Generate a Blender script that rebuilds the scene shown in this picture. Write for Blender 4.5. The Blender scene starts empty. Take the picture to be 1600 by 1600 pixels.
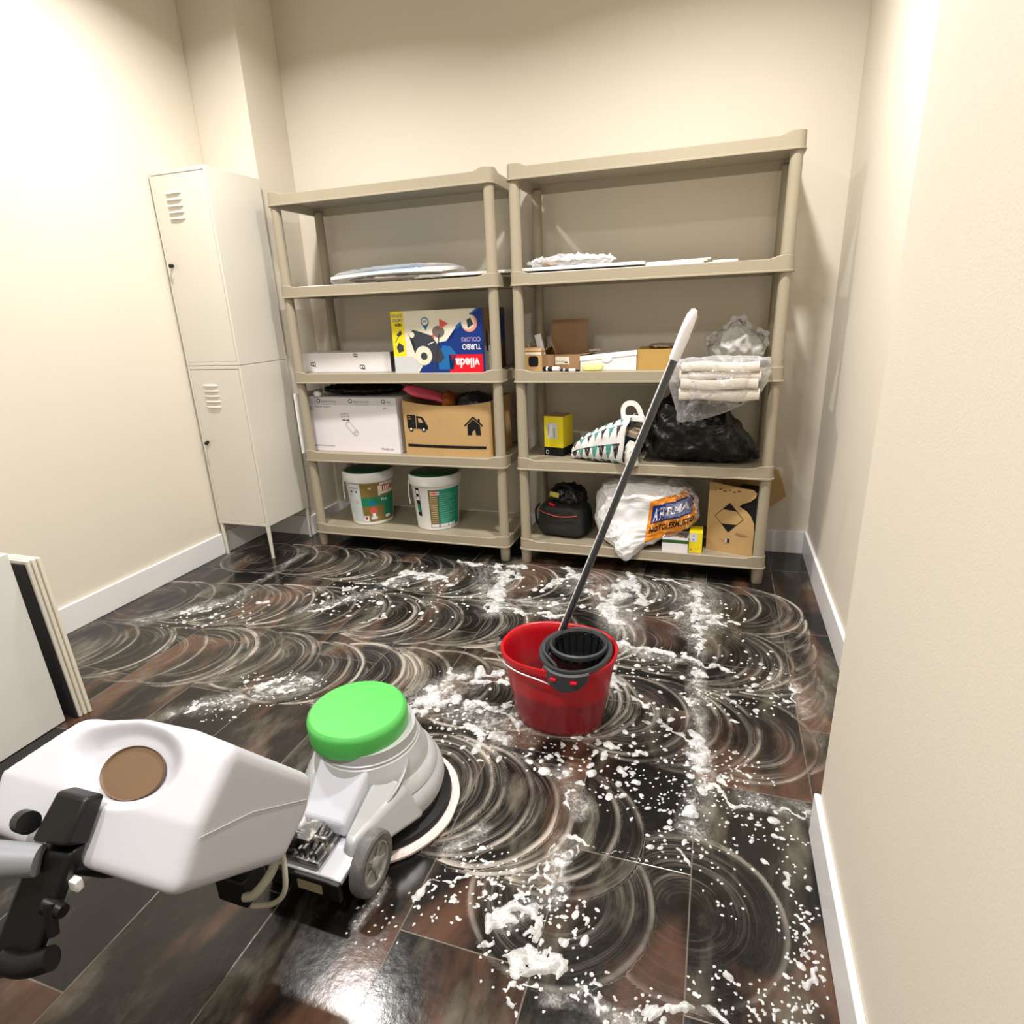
import bpy, bmesh, math, random
import numpy as np
from mathutils import Vector, Matrix, noise
from mathutils.bvhtree import BVHTree
R = math.radians
scn = bpy.context.scene
COL = scn.collection

# ---------------------------------------------------------------- camera
cam_data = bpy.data.cameras.new('camera'); cam = bpy.data.objects.new('camera', cam_data); COL.objects.link(cam)
cam_data.sensor_width = 36.0; cam_data.sensor_fit = 'HORIZONTAL'; cam_data.lens = 36.0 * 952.02 / 1600.0
cam_data.clip_start = 0.02
_r = Vector((0.95044286, 0.30832431, -0.0399311)); _u = Vector((-0.06154981, 0.31249933, 0.94792183)); _f = Vector((-0.30474579, 0.89848778, -0.31599006))
mw = Matrix(((_r.x, _u.x, -_f.x, 2.0517), (_r.y, _u.y, -_f.y, -2.6558), (_r.z, _u.z, -_f.z, 1.201), (0, 0, 0, 1)))
cam.matrix_world = mw
scn.camera = cam

# ---------------------------------------------------------------- world, lights, exposure
w = bpy.data.worlds.new('world'); scn.world = w; w.use_nodes = True
w.node_tree.nodes['Background'].inputs['Color'].default_value = (1, 0.95, 0.88, 1)
w.node_tree.nodes['Background'].inputs['Strength'].default_value = 0.3
scn.view_settings.view_transform = 'Standard'
scn.view_settings.look = 'None'
scn.view_settings.gamma = 1.0
scn.view_settings.use_curve_mapping = False
scn.view_settings.exposure = 0.15
CEIL = 2.75
def downlight(x, y, power, col=(1.0, 0.962, 0.925), size=0.14):
    ld = bpy.data.lights.new('ceiling_downlight', 'AREA'); ld.shape = 'DISK'; ld.size = size
    ld.energy = power; ld.color = col; ld.spread = math.radians(150)
    o = bpy.data.objects.new('ceiling_downlight', ld); COL.objects.link(o); o.location = (x, y, CEIL - 0.035)
downlight(0.28, -0.70, 30)
downlight(1.92, -0.77, 37)
downlight(0.65, -2.50, 17)
downlight(1.40, -2.65, 27)

# ---------------------------------------------------------------- helpers
def lin(c):
    return tuple(((v / 12.92) if v <= 0.04045 else ((v + 0.055) / 1.055) ** 2.4) for v in c)
def hx(h):
    return lin(tuple(int(h[i:i + 2], 16) / 255 for i in (0, 2, 4)))
class NT:
    def __init__(s, mat): s.t = mat.node_tree; s.n = s.t.nodes; s.b = s.n['Principled BSDF']
    def add(s, typ, **kw):
        n = s.n.new(typ)
        for k, v in kw.items():
            if k.startswith('i_'): n.inputs[int(k[2:]) if k[2:].isdigit() else k[2:].replace('_', ' ')].default_value = v
            else: setattr(n, k, v)
        return n
    def l(s, a, b): s.t.links.new(a, b)
    def math(s, op, a, b=None, c=None, clamp=False):
        n = s.n.new('ShaderNodeMath'); n.operation = op; n.use_clamp = clamp
        for i, v in enumerate((a, b, c)):
            if v is None: continue
            if isinstance(v, (int, float)): n.inputs[i].default_value = v
            else: s.l(v, n.inputs[i])
        return n.outputs[0]
    def mix(s, f, a, b):
        n = s.n.new('ShaderNodeMix'); n.data_type = 'RGBA'
        for i, v in ((0, f), (6, a), (7, b)):
            if isinstance(v, (int, float)): n.inputs[i].default_value = v
            elif isinstance(v, tuple): n.inputs[i].default_value = v + (1,) if len(v) == 3 else v
            else: s.l(v, n.inputs[i])
        return n.outputs[2]
    def ramp(s, f, a, b):
        n = s.n.new('ShaderNodeMapRange'); n.clamp = True; n.interpolation_type = 'SMOOTHSTEP'
        s.l(f, n.inputs[0]); n.inputs[1].default_value = a; n.inputs[2].default_value = b
        return n.outputs[0]
    def noise(s, vec, scale, detail=3, rough=0.5, dist=0.0):
        n = s.n.new('ShaderNodeTexNoise'); n.inputs['Scale'].default_value = scale; n.inputs['Detail'].default_value = detail
        n.inputs['Roughness'].default_value = rough; n.inputs['Distortion'].default_value = dist
        if vec is not None: s.l(vec, n.inputs['Vector'])
        return n.outputs[0]
MATS = {}
def M(name, color, rough=0.5, metal=0.0, bump=0.0, bscale=60, var=0.05, vscale=8, coat=0.0, spec=0.5, trans=0.0, dirt=None):
    if name in MATS: return MATS[name]
    m = bpy.data.materials.new(name); m.use_nodes = True; t = NT(m); b = t.b
    c = hx(color) if isinstance(color, str) else color
    tc = t.add('ShaderNodeTexCoord')
    f = t.noise(tc.outputs['Object'], vscale, 4)
    dk = tuple(v * (1 - var) for v in c); lt = tuple(min(1, v * (1 + var)) for v in c)
    outc = t.mix(f, dk, lt)
    if dirt:
        f2 = t.ramp(t.noise(tc.outputs['Object'], dirt[1], 5, 0.65), dirt[2], dirt[3])
        outc = t.mix(t.math('MULTIPLY', f2, dirt[4]), outc, hx(dirt[0]))
    t.l(outc, b.inputs['Base Color'])
    b.inputs['Roughness'].default_value = rough; b.inputs['Metallic'].default_value = metal
    b.inputs['Specular IOR Level'].default_value = spec; b.inputs['Coat Weight'].default_value = coat
    b.inputs['Transmission Weight'].default_value = trans
    if bump:
        bn = t.add('ShaderNodeBump'); bn.inputs['Strength'].default_value = bump; bn.inputs['Distance'].default_value = 0.002
        t.l(t.noise(tc.outputs['Object'], bscale, 3), bn.inputs['Height']); t.l(bn.outputs[0], b.inputs['Normal'])
    MATS[name] = m
    return m
def tag(o, label=None, cat=None, group=None, kind=None):
    if label: o['label'] = label
    if cat: o['category'] = cat
    if group: o['group'] = group
    if kind: o['kind'] = kind
    return o
def thing(name, label, cat, loc=(0, 0, 0), rotz=0.0, group=None):
    o = bpy.data.objects.new(name, None); COL.objects.link(o); o.location = loc; o.rotation_euler = (0, 0, rotz)
    o.empty_display_size = 0.05
    return tag(o, label, cat, group)
_soft = [False]
def obj(name, bm, mats, parent=None, loc=None, rot=None, smooth=True, bevel=0.0, bseg=2, angle=35):
    if _soft[0]: angle = 180; _soft[0] = False
    if isinstance(bm, bmesh.types.BMesh):
        me = bpy.data.meshes.new(name); bmesh.ops.recalc_face_normals(bm, faces=bm.faces[:]); bm.to_mesh(me); bm.free()
    else: me = bm
    if not isinstance(mats, (list, tuple)): mats = [mats]
    for m in mats: me.materials.append(m)
    if smooth:
        me.polygons.foreach_set('use_smooth', [True] * len(me.polygons))
        try: me.set_sharp_from_angle(angle=R(angle))
        except Exception: pass
    o = bpy.data.objects.new(name, me); COL.objects.link(o)
    if parent: o.parent = parent
    if loc: o.location = loc
    if rot: o.rotation_euler = rot
    if bevel:
        md = o.modifiers.new('bevel', 'BEVEL'); md.width = bevel; md.segments = bseg; md.limit_method = 'ANGLE'; md.angle_limit = R(40)
        md.harden_normals = False
    return o
def struct(name, bm, mat, **k): return tag(obj(name, bm, mat, **k), kind='structure')
def bx(bm, x0, x1, y0, y1, z0, z1, mi=0, mat=None):
    vs = [bm.verts.new(Vector(p)) for p in ((x0, y0, z0), (x1, y0, z0), (x1, y1, z0), (x0, y1, z0), (x0, y0, z1), (x1, y0, z1), (x1, y1, z1), (x0, y1, z1))]
    if mat: 
        for v in vs: v.co = mat @ v.co
    for q in ((0, 3, 2, 1), (4, 5, 6, 7), (0, 1, 5, 4), (1, 2, 6, 5), (2, 3, 7, 6), (3, 0, 4, 7)):
        f = bm.faces.new([vs[i] for i in q]); f.material_index = mi
    return vs
def hexa(bm, b4, t4, mi=0):
    vs = [bm.verts.new(Vector(p)) for p in list(b4) + list(t4)]
    for q in ((0, 3, 2, 1), (4, 5, 6, 7), (0, 1, 5, 4), (1, 2, 6, 5), (2, 3, 7, 6), (3, 0, 4, 7)):
        bm.faces.new([vs[i] for i in q]).material_index = mi
def rings(bm, rs, cap0=True, cap1=True, mi=0, closed=True):
    vr = [[bm.verts.new(Vector(p)) for p in r] for r in rs]
    n = len(rs[0])
    for a, b in zip(vr[:-1], vr[1:]):
        for i in range(n if closed else n - 1):
            j = (i + 1) % n
            try: bm.faces.new((a[i], a[j], b[j], b[i])).material_index = mi
            except ValueError: pass
    if cap0: bm.faces.new(vr[0][::-1]).material_index = mi
    if cap1: bm.faces.new(vr[-1]).material_index = mi
    return vr
def lathe(bm, prof, c=(0, 0, 0), seg=48, sx=1.0, sy=1.0, mi=0, cap0=True, cap1=True, mat=None):
    rs = []
    for r, z in prof:
        ring = [Vector((c[0] + r * sx * math.cos(2 * math.pi * i / seg), c[1] + r * sy * math.sin(2 * math.pi * i / seg), c[2] + z)) for i in range(seg)]
        if mat: ring = [mat @ p for p in ring]
        rs.append(ring)
    return rings(bm, rs, cap0, cap1, mi)
def tube(bm, pts, r, seg=12, mi=0, caps=True):
    pts = [Vector(p) for p in pts]; rs = []
    if not isinstance(r, (list, tuple)): r = [r] * len(pts)
    prev = None
    for i, p in enumerate(pts):
        d = (pts[min(i + 1, len(pts) - 1)] - pts[max(i - 1, 0)]).normalized()
        if prev is None:
            a = d.cross(Vector((0, 0, 1)))
            if a.length < 0.1: a = d.cross(Vector((0, 1, 0)))
        else: a = prev - d * prev.dot(d)
        a.normalize(); prev = a; b = d.cross(a)
        rs.append([p + (a * math.cos(2 * math.pi * k / seg) + b * math.sin(2 * math.pi * k / seg)) * r[i] for k in range(seg)])
    return rings(bm, rs, caps, caps, mi)
def curve_pts(ctrl, n=8):
    P = [Vector(p) for p in ctrl]; P = [P[0] * 2 - P[1]] + P + [P[-1] * 2 - P[-2]]; out = []
    for i in range(1, len(P) - 2):
        for k in range(n):
            t = k / n
            out.append(0.5 * ((2 * P[i]) + (-P[i - 1] + P[i + 1]) * t + (2 * P[i - 1] - 5 * P[i] + 4 * P[i + 1] - P[i + 2]) * t * t + (-P[i - 1] + 3 * P[i] - 3 * P[i + 1] + P[i + 2]) * t ** 3))
    out.append(P[-2]); return out
def rrect(x0, x1, y0, y1, r, n=6):
    pts = []
    for cx, cy, a0 in ((x1 - r, y1 - r, 0), (x0 + r, y1 - r, 90), (x0 + r, y0 + r, 180), (x1 - r, y0 + r, 270)):
        for k in range(n + 1):
            a = R(a0 + 90 * k / n); pts.append((cx + r * math.cos(a), cy + r * math.sin(a)))
    return pts
_txt = {}
def text_mesh(s, bold=0.0):
    k = (s, bold)
    if k in _txt: return _txt[k]
    cu = bpy.data.curves.new('lettering', 'FONT'); cu.body = s; cu.size = 1.0; cu.offset = bold; cu.resolution_u = 3
    o = bpy.data.objects.new('lettering', cu); COL.objects.link(o)
    dg = bpy.context.evaluated_depsgraph_get(); me = bpy.data.meshes.new_from_object(o.evaluated_get(dg))
    vs = [tuple(v.co) for v in me.vertices]; fs = [tuple(p.vertices) for p in me.polygons]
    bpy.data.objects.remove(o); bpy.data.curves.remove(cu); bpy.data.meshes.remove(me)
    x0 = min(v[0] for v in vs); x1 = max(v[0] for v in vs); y0 = min(v[1] for v in vs); y1 = max(v[1] for v in vs)
    vs = [((v[0] - x0), (v[1] - y0)) for v in vs]
    _txt[k] = (vs, fs, x1 - x0, y1 - y0); return _txt[k]
class Print:
    """flat artwork on a face: origin o, axes u and v in metres"""
    def __init__(s, o, u, v, lift=0.0006):
        s.o = Vector(o); s.u = Vector(u).normalized(); s.v = Vector(v).normalized(); s.n = s.u.cross(s.v).normalized()
        s.bm = bmesh.new(); s.mats = []; s.lift = lift; s.k = 0; s.post = None
    def mi(s, m):
        if m not in s.mats: s.mats.append(m)
        return s.mats.index(m)
    def P(s, a, b, layer): 
        if s.post: return s.post(a, b, s.lift + layer * 0.0004)
        return s.o + s.u * a + s.v * b + s.n * (s.lift + layer * 0.0004)
    def poly(s, pts, m, layer=0):
        cs = [s.P(a, b, layer) for a, b in pts]
        if any(c is None for c in cs): return
        vs = [s.bm.verts.new(c) for c in cs]
        f = s.bm.faces.new(vs); f.material_index = s.mi(m)
        if len(pts) > 4: bmesh.ops.triangulate(s.bm, faces=[f])
    def rect(s, a0, a1, b0, b1, m, layer=0, nx=1, ny=1):
        for i in range(nx):
            for j in range(ny):
                A0 = a0 + (a1 - a0) * i / nx; A1 = a0 + (a1 - a0) * (i + 1) / nx; B0 = b0 + (b1 - b0) * j / ny; B1 = b0 + (b1 - b0) * (j + 1) / ny
                s.poly([(A0, B0), (A1, B0), (A1, B1), (A0, B1)], m, layer)
    def disc(s, a, b, r, m, layer=0, n=24, ry=None, rot=0):
        ry = ry or r; c, sn = math.cos(rot), math.sin(rot)
        s.poly([(a + r * math.cos(2 * math.pi * k / n) * c - ry * math.sin(2 * math.pi * k / n) * sn, b + r * math.cos(2 * math.pi * k / n) * sn + ry * math.sin(2 * math.pi * k / n) * c) for k in range(n)], m, layer)
    def line(s, pts, w, m, layer=0):
        for (a0, b0), (a1, b1) in zip(pts[:-1], pts[1:]):
            d = Vector((a1 - a0, b1 - b0)); 
            if d.length < 1e-6: continue
            d.normalize(); nx, ny = -d.y * w / 2, d.x * w / 2
            s.poly([(a0 - nx, b0 - ny), (a1 - nx, b1 - ny), (a1 + nx, b1 + ny), (a0 + nx, b0 + ny)], m, layer)
    def text(s, t, a, b, w, h, m, layer=1, bold=0.02, rot=0):
        vs, fs, tw, th = text_mesh(t, bold); sx = w / tw; sy = h / th; c, sn = math.cos(rot), math.sin(rot); mi = s.mi(m)
        nv = [s.bm.verts.new(s.P(a + x * sx * c - y * sy * sn, b + x * sx * sn + y * sy * c, layer)) for x, y in vs]
        for f in fs:
            try: s.bm.faces.new([nv[i] for i in f]).material_index = mi
            except ValueError: pass
    def done(s, name, parent):
        me = bpy.data.meshes.new(name); s.bm.to_mesh(me); s.bm.free()
        return obj(name, me, s.mats, parent, smooth=False)
def vnoise(X, Y, scale, seed):
    rs = np.random.RandomState(seed); G = rs.rand(512, 512)
    x = X / scale + 1000; y = Y / scale + 1000; xi = np.floor(x).astype(int); yi = np.floor(y).astype(int)
    fx = x - xi; fy = y - yi; fx = fx * fx * (3 - 2 * fx); fy = fy * fy * (3 - 2 * fy)
    g = lambda a, b: G[a % 512, b % 512]
    return (g(xi, yi) * (1 - fx) + g(xi + 1, yi) * fx) * (1 - fy) + (g(xi, yi + 1) * (1 - fx) + g(xi + 1, yi + 1) * fx) * fy
def fbm(X, Y, scale, seed, o=3):
    s = 0; a = 1; t = 0
    for k in range(o): s = s + a * vnoise(X, Y, scale / 2 ** k, seed + k); t += a; a *= 0.55
    return s / t
def np_mesh(name, V, F):
    me = bpy.data.meshes.new(name); me.vertices.add(len(V)); me.vertices.foreach_set('co', V.astype(np.float32).ravel())
    me.loops.add(F.size); me.loops.foreach_set('vertex_index', F.astype(np.int32).ravel())
    me.polygons.add(len(F)); me.polygons.foreach_set('loop_start', (np.arange(len(F)) * F.shape[1]).astype(np.int32))
    me.polygons.foreach_set('loop_total', np.full(len(F), F.shape[1], np.int32)); me.update(calc_edges=True)
    return me
rng = random.Random(7)
FOAM=[
(0.014,[(0.634,-0.385),(0.689,-0.231),(0.895,-0.237)]),
(0.013,[(0.858,-0.055),(1.028,-0.067),(1.208,-0.05)]),
(0.016,[(1.098,-0.122),(1.222,-0.146)]),
(0.011,[(0.696,-0.245),(0.82,-0.276),(0.913,-0.277)]),
(0.024,[(1.157,-0.198),(1.181,-0.332),(1.212,-0.471)]),
(0.012,[(1.184,-0.49),(1.299,-0.491),(1.491,-0.485)]),
(0.009,[(1.393,-0.215),(1.44,-0.096),(1.459,-0.016)]),
(0.010,[(1.382,-0.285),(1.419,-0.138),(1.517,-0.101)]),
(0.010,[(1.39,0.048),(1.506,-0.118)]),
(0.013,[(1.725,0.006),(1.742,-0.126),(1.805,-0.23),(1.807,-0.316)]),
(0.026,[(1.713,-0.119),(1.702,-0.242),(1.677,-0.341),(1.703,-0.466)]),
(0.016,[(1.589,-0.236),(1.654,-0.285)]),
(0.013,[(1.67,-0.458),(1.765,-0.489)]),
(0.006,[(1.84,-0.026),(1.933,-0.047),(2.032,-0.112)]),
(0.016,[(2.039,-0.084),(2.048,-0.191)]),
(0.018,[(2.042,-0.253),(2.04,-0.34)]),
(0.028,[(2.016,-0.374),(2.077,-0.342)]),
(0.011,[(1.94,-0.353),(2.011,-0.358)]),
(0.009,[(2.09,-0.393),(2.133,-0.404)]),
(0.010,[(2.047,-0.42),(2.048,-0.591)]),
(0.007,[(2.047,-0.615),(2.046,-0.659)]),
(0.012,[(1.752,-0.647),(1.812,-0.651),(1.87,-0.65)]),
(0.012,[(1.894,-0.662),(1.951,-0.67)]),
(0.016,[(2.007,-0.673),(2.052,-0.7),(2.059,-0.791)]),
(0.013,[(2.062,-0.702),(2.111,-0.714),(2.153,-0.743)]),
(0.008,[(2.055,-0.8),(2.053,-0.875)]),
(0.012,[(2.05,-0.946),(2.059,-0.923)]),
(0.016,[(1.759,-0.817),(1.786,-0.889),(1.823,-0.943)]),
(0.012,[(1.831,-0.951),(1.874,-0.965),(1.916,-0.981)]),
(0.010,[(1.974,-1.093),(2.021,-1.124),(2.058,-1.143)]),
(0.016,[(2.064,-1.084),(2.071,-1.167),(2.086,-1.228)]),
(0.008,[(2.083,-1.253),(2.074,-1.292)]),
(0.013,[(2.07,-1.339),(2.063,-1.395)]),
(0.018,[(1.22,-0.976),(1.268,-1.004)]),
(0.024,[(1.227,-1.099),(1.258,-1.065)]),
(0.020,[(1.2,-1.188),(1.236,-1.143)]),
(0.018,[(1.332,-0.956),(1.412,-0.947)]),
(0.016,[(1.333,-1.019),(1.438,-0.991)]),
(0.010,[(1.364,-1.127),(1.483,-1.123)]),
(0.013,[(1.487,-1.135),(1.544,-1.209)]),
(0.015,[(1.487,-1.254),(1.555,-1.279)]),
(0.009,[(1.2,-1.231),(1.248,-1.192)]),
(0.009,[(1.271,-1.145),(1.335,-1.082)]),
(0.009,[(1.371,-1.224),(1.468,-1.259)]),
(0.009,[(1.591,-1.134),(1.665,-1.146)]),
(0.008,[(1.76,-1.395),(1.778,-1.42),(1.771,-1.459)]),
(0.007,[(1.773,-1.557),(1.803,-1.554)]),
(0.002,[(1.811,-1.554),(1.895,-1.556),(1.975,-1.56)]),
(0.006,[(1.772,-1.576),(1.77,-1.631),(1.767,-1.666)]),
(0.006,[(1.804,-1.576),(1.793,-1.616),(1.795,-1.661)]),
(0.009,[(1.76,-1.685),(1.752,-1.716)]),
(0.006,[(1.735,-1.708),(1.707,-1.748),(1.679,-1.771)]),
(0.005,[(1.736,-1.649),(1.713,-1.698)]),
(0.015,[(1.692,-1.767),(1.739,-1.761),(1.78,-1.757)]),
(0.009,[(1.682,-1.8),(1.723,-1.799)]),
(0.011,[(1.76,-1.744),(1.774,-1.787)]),
(0.015,[(1.706,-1.848),(1.744,-1.863),(1.805,-1.851)]),
(0.013,[(1.776,-1.841),(1.83,-1.85)]),
(0.008,[(1.675,-1.85),(1.693,-1.831)]),
(0.007,[(1.764,-1.894),(1.777,-1.943)]),
(0.004,[(1.757,-1.902),(1.793,-1.898)]),
(0.008,[(1.872,-1.869),(1.893,-1.88)]),
(0.005,[(1.897,-1.885),(1.909,-1.904)]),
(0.007,[(1.986,-1.881),(2.013,-1.869)]),
(0.009,[(2.004,-1.892),(2.069,-1.872)]),
(0.006,[(2.085,-1.862),(2.144,-1.854)]),
(0.007,[(1.51,-1.793),(1.522,-1.777)]),
(0.004,[(1.523,-1.766),(1.542,-1.747),(1.6,-1.739),(1.635,-1.712)]),
(0.006,[(1.535,-1.695),(1.541,-1.687)]),
(0.005,[(2.037,-1.537),(2.059,-1.557)]),
(0.005,[(2.174,-1.439),(2.185,-1.455)]),
(0.006,[(2.224,-1.501),(2.245,-1.506)]),
(0.006,[(2.264,-1.523),(2.272,-1.545)]),
(0.005,[(2.281,-1.574),(2.292,-1.593)]),
(0.005,[(2.282,-1.622),(2.295,-1.628)]),
(0.005,[(2.286,-1.652),(2.291,-1.666)]),
(0.006,[(2.282,-1.686),(2.279,-1.706)]),
(0.004,[(2.301,-1.687),(2.307,-1.698)]),
(0.007,[(2.289,-1.734),(2.279,-1.766)]),
(0.004,[(2.248,-1.806),(2.253,-1.818)]),
(0.005,[(2.306,-1.746),(2.307,-1.758)]),
(0.007,[(2.087,-1.288),(2.127,-1.312),(2.18,-1.341)]),
(0.006,[(2.132,-0.989),(2.172,-0.994)]),
(0.007,[(1.999,-0.907),(2.03,-0.934)]),
(0.006,[(2.301,-0.828),(2.331,-0.844)]),
(0.007,[(2.352,-0.779),(2.336,-0.87)]),
(0.004,[(2.18,-1.33),(2.262,-1.335),(2.332,-1.315)]),
(0.011,[(-0.121,-0.878),(-0.056,-0.801)]),
(0.008,[(-0.027,-0.813),(0.012,-0.741)]),
(0.007,[(0.437,-0.7),(0.527,-0.617)]),
(0.007,[(0.516,-0.575),(0.573,-0.509)]),
(0.006,[(0.71,-0.732),(0.8,-0.653)]),
(0.007,[(0.254,-0.861),(0.245,-0.823)]),
(0.009,[(0.692,-1.232),(0.75,-1.171)]),
(0.009,[(0.713,-1.156),(0.806,-1.14)]),
(0.007,[(0.566,-1.331),(0.647,-1.274)]),
(0.006,[(0.492,-1.393),(0.544,-1.337)]),
(0.009,[(0.621,-1.243),(0.658,-1.155)])]
FILM=[
(0.045,[(0.638,-0.391),(0.874,-0.188)]),
(0.084,[(1.1,-0.175),(1.224,-0.48)]),
(0.056,[(1.218,-0.42),(1.494,-0.385)]),
(0.102,[(1.499,-0.155),(1.761,-0.162)]),
(0.082,[(1.662,-0.251),(1.753,-0.492)]),
(0.082,[(2.032,-0.099),(2.044,-0.472)]),
(0.027,[(2.044,-0.472),(2.058,-1.009)]),
(0.032,[(2.062,-1.008),(2.083,-1.253)]),
(0.034,[(2.073,-1.256),(2.061,-1.436)]),
(0.035,[(1.755,-0.665),(1.986,-0.696)]),
(0.079,[(1.213,-1.167),(1.286,-1.019)]),
(0.082,[(1.347,-1.166),(1.542,-1.24)]),
(0.035,[(1.724,-1.352),(1.789,-1.45)]),
(0.030,[(1.776,-1.556),(1.782,-1.71)]),
(0.030,[(1.782,-1.71),(1.707,-1.792)]),
(0.020,[(1.522,-1.666),(1.583,-1.571)]),
(0.049,[(-0.204,-0.934),(0.022,-0.693)]),
(0.022,[(0.022,-0.693),(0.007,-0.102)]),
(0.054,[(0.521,-1.368),(0.764,-1.155)]),
(0.035,[(0.409,-0.707),(0.697,-0.377)]),
(0.022,[(0.436,-1.442),(0.515,-1.334)]),
(0.016,[(1.844,-1.906),(1.983,-1.898)]),
(0.032,[(2.196,-1.315),(2.327,-1.331)]),
(0.021,[(2.354,-0.76),(2.359,-0.897)]),
(0.014,[(1.411,-1.878),(1.418,-1.783)])]
DROPS=[
(1.947,-1.101,0.112,0.143,60,0.0045),
(1.829,-0.859,0.149,0.120,40,0.0041),
(1.906,-0.779,0.108,0.105,40,0.0041),
(1.815,-1.276,0.132,0.136,110,0.0051),
(1.655,-1.294,0.072,0.082,45,0.0045),
(2.193,-0.908,0.156,0.070,60,0.0041),
(2.258,-0.747,0.103,0.122,40,0.0041),
(0.457,-0.537,0.179,0.264,60,0.0041),
(0.573,-0.509,0.178,0.219,70,0.0051),
(0.756,-0.363,0.152,0.229,50,0.0051),
(0.973,-0.415,0.174,0.248,60,0.0051),
(1.410,-0.278,0.254,0.283,60,0.0071),
(1.855,-0.268,0.159,0.192,40,0.0051),
(2.138,-0.316,0.100,0.146,50,0.0051),
(1.458,-1.232,0.136,0.160,90,0.0051),
(1.281,-1.216,0.121,0.100,60,0.0041),
(2.151,-1.247,0.116,0.116,160,0.0022),
(1.931,-1.366,0.131,0.094,90,0.0022),
(1.733,-1.740,0.095,0.078,110,0.0032),
(1.821,-1.759,0.079,0.088,70,0.0032),
(1.790,-1.887,0.109,0.061,50,0.0022),
(2.035,-1.501,0.074,0.057,40,0.0032),
(2.207,-1.395,0.121,0.063,70,0.0032),
(2.280,-1.640,0.044,0.197,110,0.0022),
(2.188,-1.804,0.125,0.047,90,0.0020),
(1.945,-1.876,0.104,0.046,60,0.0020),
(1.569,-1.772,0.097,0.064,60,0.0022),
(2.121,-1.565,0.083,0.107,40,0.0022),
(1.463,-1.863,0.081,0.076,30,0.0010),
(1.621,-1.673,0.087,0.052,80,0.0020),
(-0.046,-0.848,0.174,0.142,80,0.0041),
(0.679,-1.216,0.180,0.106,90,0.0032),
(0.555,-1.376,0.129,0.058,50,0.0032),
(2.180,-0.603,0.134,0.141,20,0.0041),
(2.056,-1.308,0.082,0.149,70,0.0030),
(0.135,-0.743,0.117,0.142,30,0.0051),
(1.561,-0.667,0.477,0.099,30,0.0032)]
# ---------------------------------------------------------------- materials
WALL = M('wall_paint', (0.71, 0.655, 0.555), 0.75, bump=0.15, bscale=250, var=0.015, vscale=3)
BASE = M('baseboard_paint', (0.80, 0.79, 0.79), 0.35, var=0.02)
RESIN = M('taupe_resin', (0.33, 0.285, 0.205), 0.42, bump=0.2, bscale=400, var=0.04)
LOCK = M('locker_enamel', (0.68, 0.65, 0.57), 0.32, var=0.01)
BLACK = M('black_plastic', (0.006, 0.006, 0.0065), 0.38, spec=0.35)
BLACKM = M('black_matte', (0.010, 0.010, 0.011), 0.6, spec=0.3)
WHITE = M('white_board', (0.82, 0.81, 0.79), 0.45)
PAPER = M('white_carton', (0.76, 0.73, 0.76), 0.55, var=0.02)
INK = M('black_ink', (0.006, 0.006, 0.007), 0.6, spec=0.25)
GREYINK = M('grey_ink', (0.25, 0.24, 0.26), 0.6)
TAPEG = M('pale_grey_tape', (0.56, 0.55, 0.56), 0.3)
CARD = M('brown_cardboard', (0.47, 0.30, 0.125), 0.7, var=0.08, vscale=14)
CARDD = M('darker_cardboard', (0.30, 0.175, 0.085), 0.75, var=0.08)
YEL = M('yellow_carton', (0.80, 0.66, 0.01), 0.4)
BLUE = M('deep_blue_ink', (0.004, 0.030, 0.19), 0.4, spec=0.3)
BLUE2 = M('mid_blue_ink', (0.01, 0.13, 0.38), 0.4, spec=0.3)
RED = M('red_ink', (0.68, 0.004, 0.02), 0.4, spec=0.3)
ORANGE = M('orange_ink', (0.72, 0.24, 0.01), 0.4)
PGREEN = M('green_ink', (0.01, 0.19, 0.10), 0.4)
OLIVE = M('olive_gold_ink', (0.20, 0.14, 0.035), 0.35)
CREAMP = M('cream_paper', (0.72, 0.68, 0.56), 0.5)
STEEL = M('brushed_steel', (0.62, 0.62, 0.63), 0.28, metal=1.0)
RUBBER = M('grey_rubber', (0.10, 0.10, 0.10), 0.7, bump=0.3, bscale=120, dirt=('8a8478', 30, 0.45, 0.7, 0.5))

# ---------------------------------------------------------------- room shell
XL, XR, YB, XN, YN, YF = -0.4415, 2.5205, 0.428, 2.3395, -1.3797, -3.7
bm = bmesh.new(); bx(bm, XL - 0.12, XL, YF, YB + 0.1, 0, CEIL); struct('wall_left', bm, WALL, smooth=False)
bm = bmesh.new(); bx(bm, XL, XR + 0.12, YB, YB + 0.12, 0, CEIL); struct('wall_back', bm, WALL, smooth=False)
bm = bmesh.new(); bx(bm, XR, XR + 0.12, YN, YB, 0, CEIL); struct('wall_right', bm, WALL, smooth=False)
bm = bmesh.new(); bx(bm, XN, XR + 0.12, YF, YN, 0, CEIL); struct('wall_near_right', bm, WALL, smooth=False, bevel=0.004)
bm = bmesh.new(); bx(bm, XL - 0.12, XR + 0.12, YF - 0.12, YF, 0, CEIL); struct('wall_front', bm, M('front_wall_paint', (0.35, 0.32, 0.27), 0.8), smooth=False)
bm = bmesh.new(); bx(bm, XL, -0.13, 0.141, YB, 0, CEIL); struct('wall_column', bm, WALL, smooth=False, bevel=0.003)
CEILM = M('ceiling_paint', (0.50, 0.48, 0.44), 0.85, var=0.01)
bm = bmesh.new(); bx(bm, XL - 0.12, XR + 0.12, YF - 0.12, YB + 0.12, CEIL, CEIL + 0.1); struct('ceiling', bm, CEILM, smooth=False)
def baseboard(name, x0, x1, y0, y1):
    bm = bmesh.new(); bx(bm, x0, x1, y0, y1, 0.0, 0.115); struct(name, bm, BASE, smooth=False, bevel=0.003)
T = 0.014
baseboard('baseboard_left', XL, XL + T, YF, 0.141)
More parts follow.
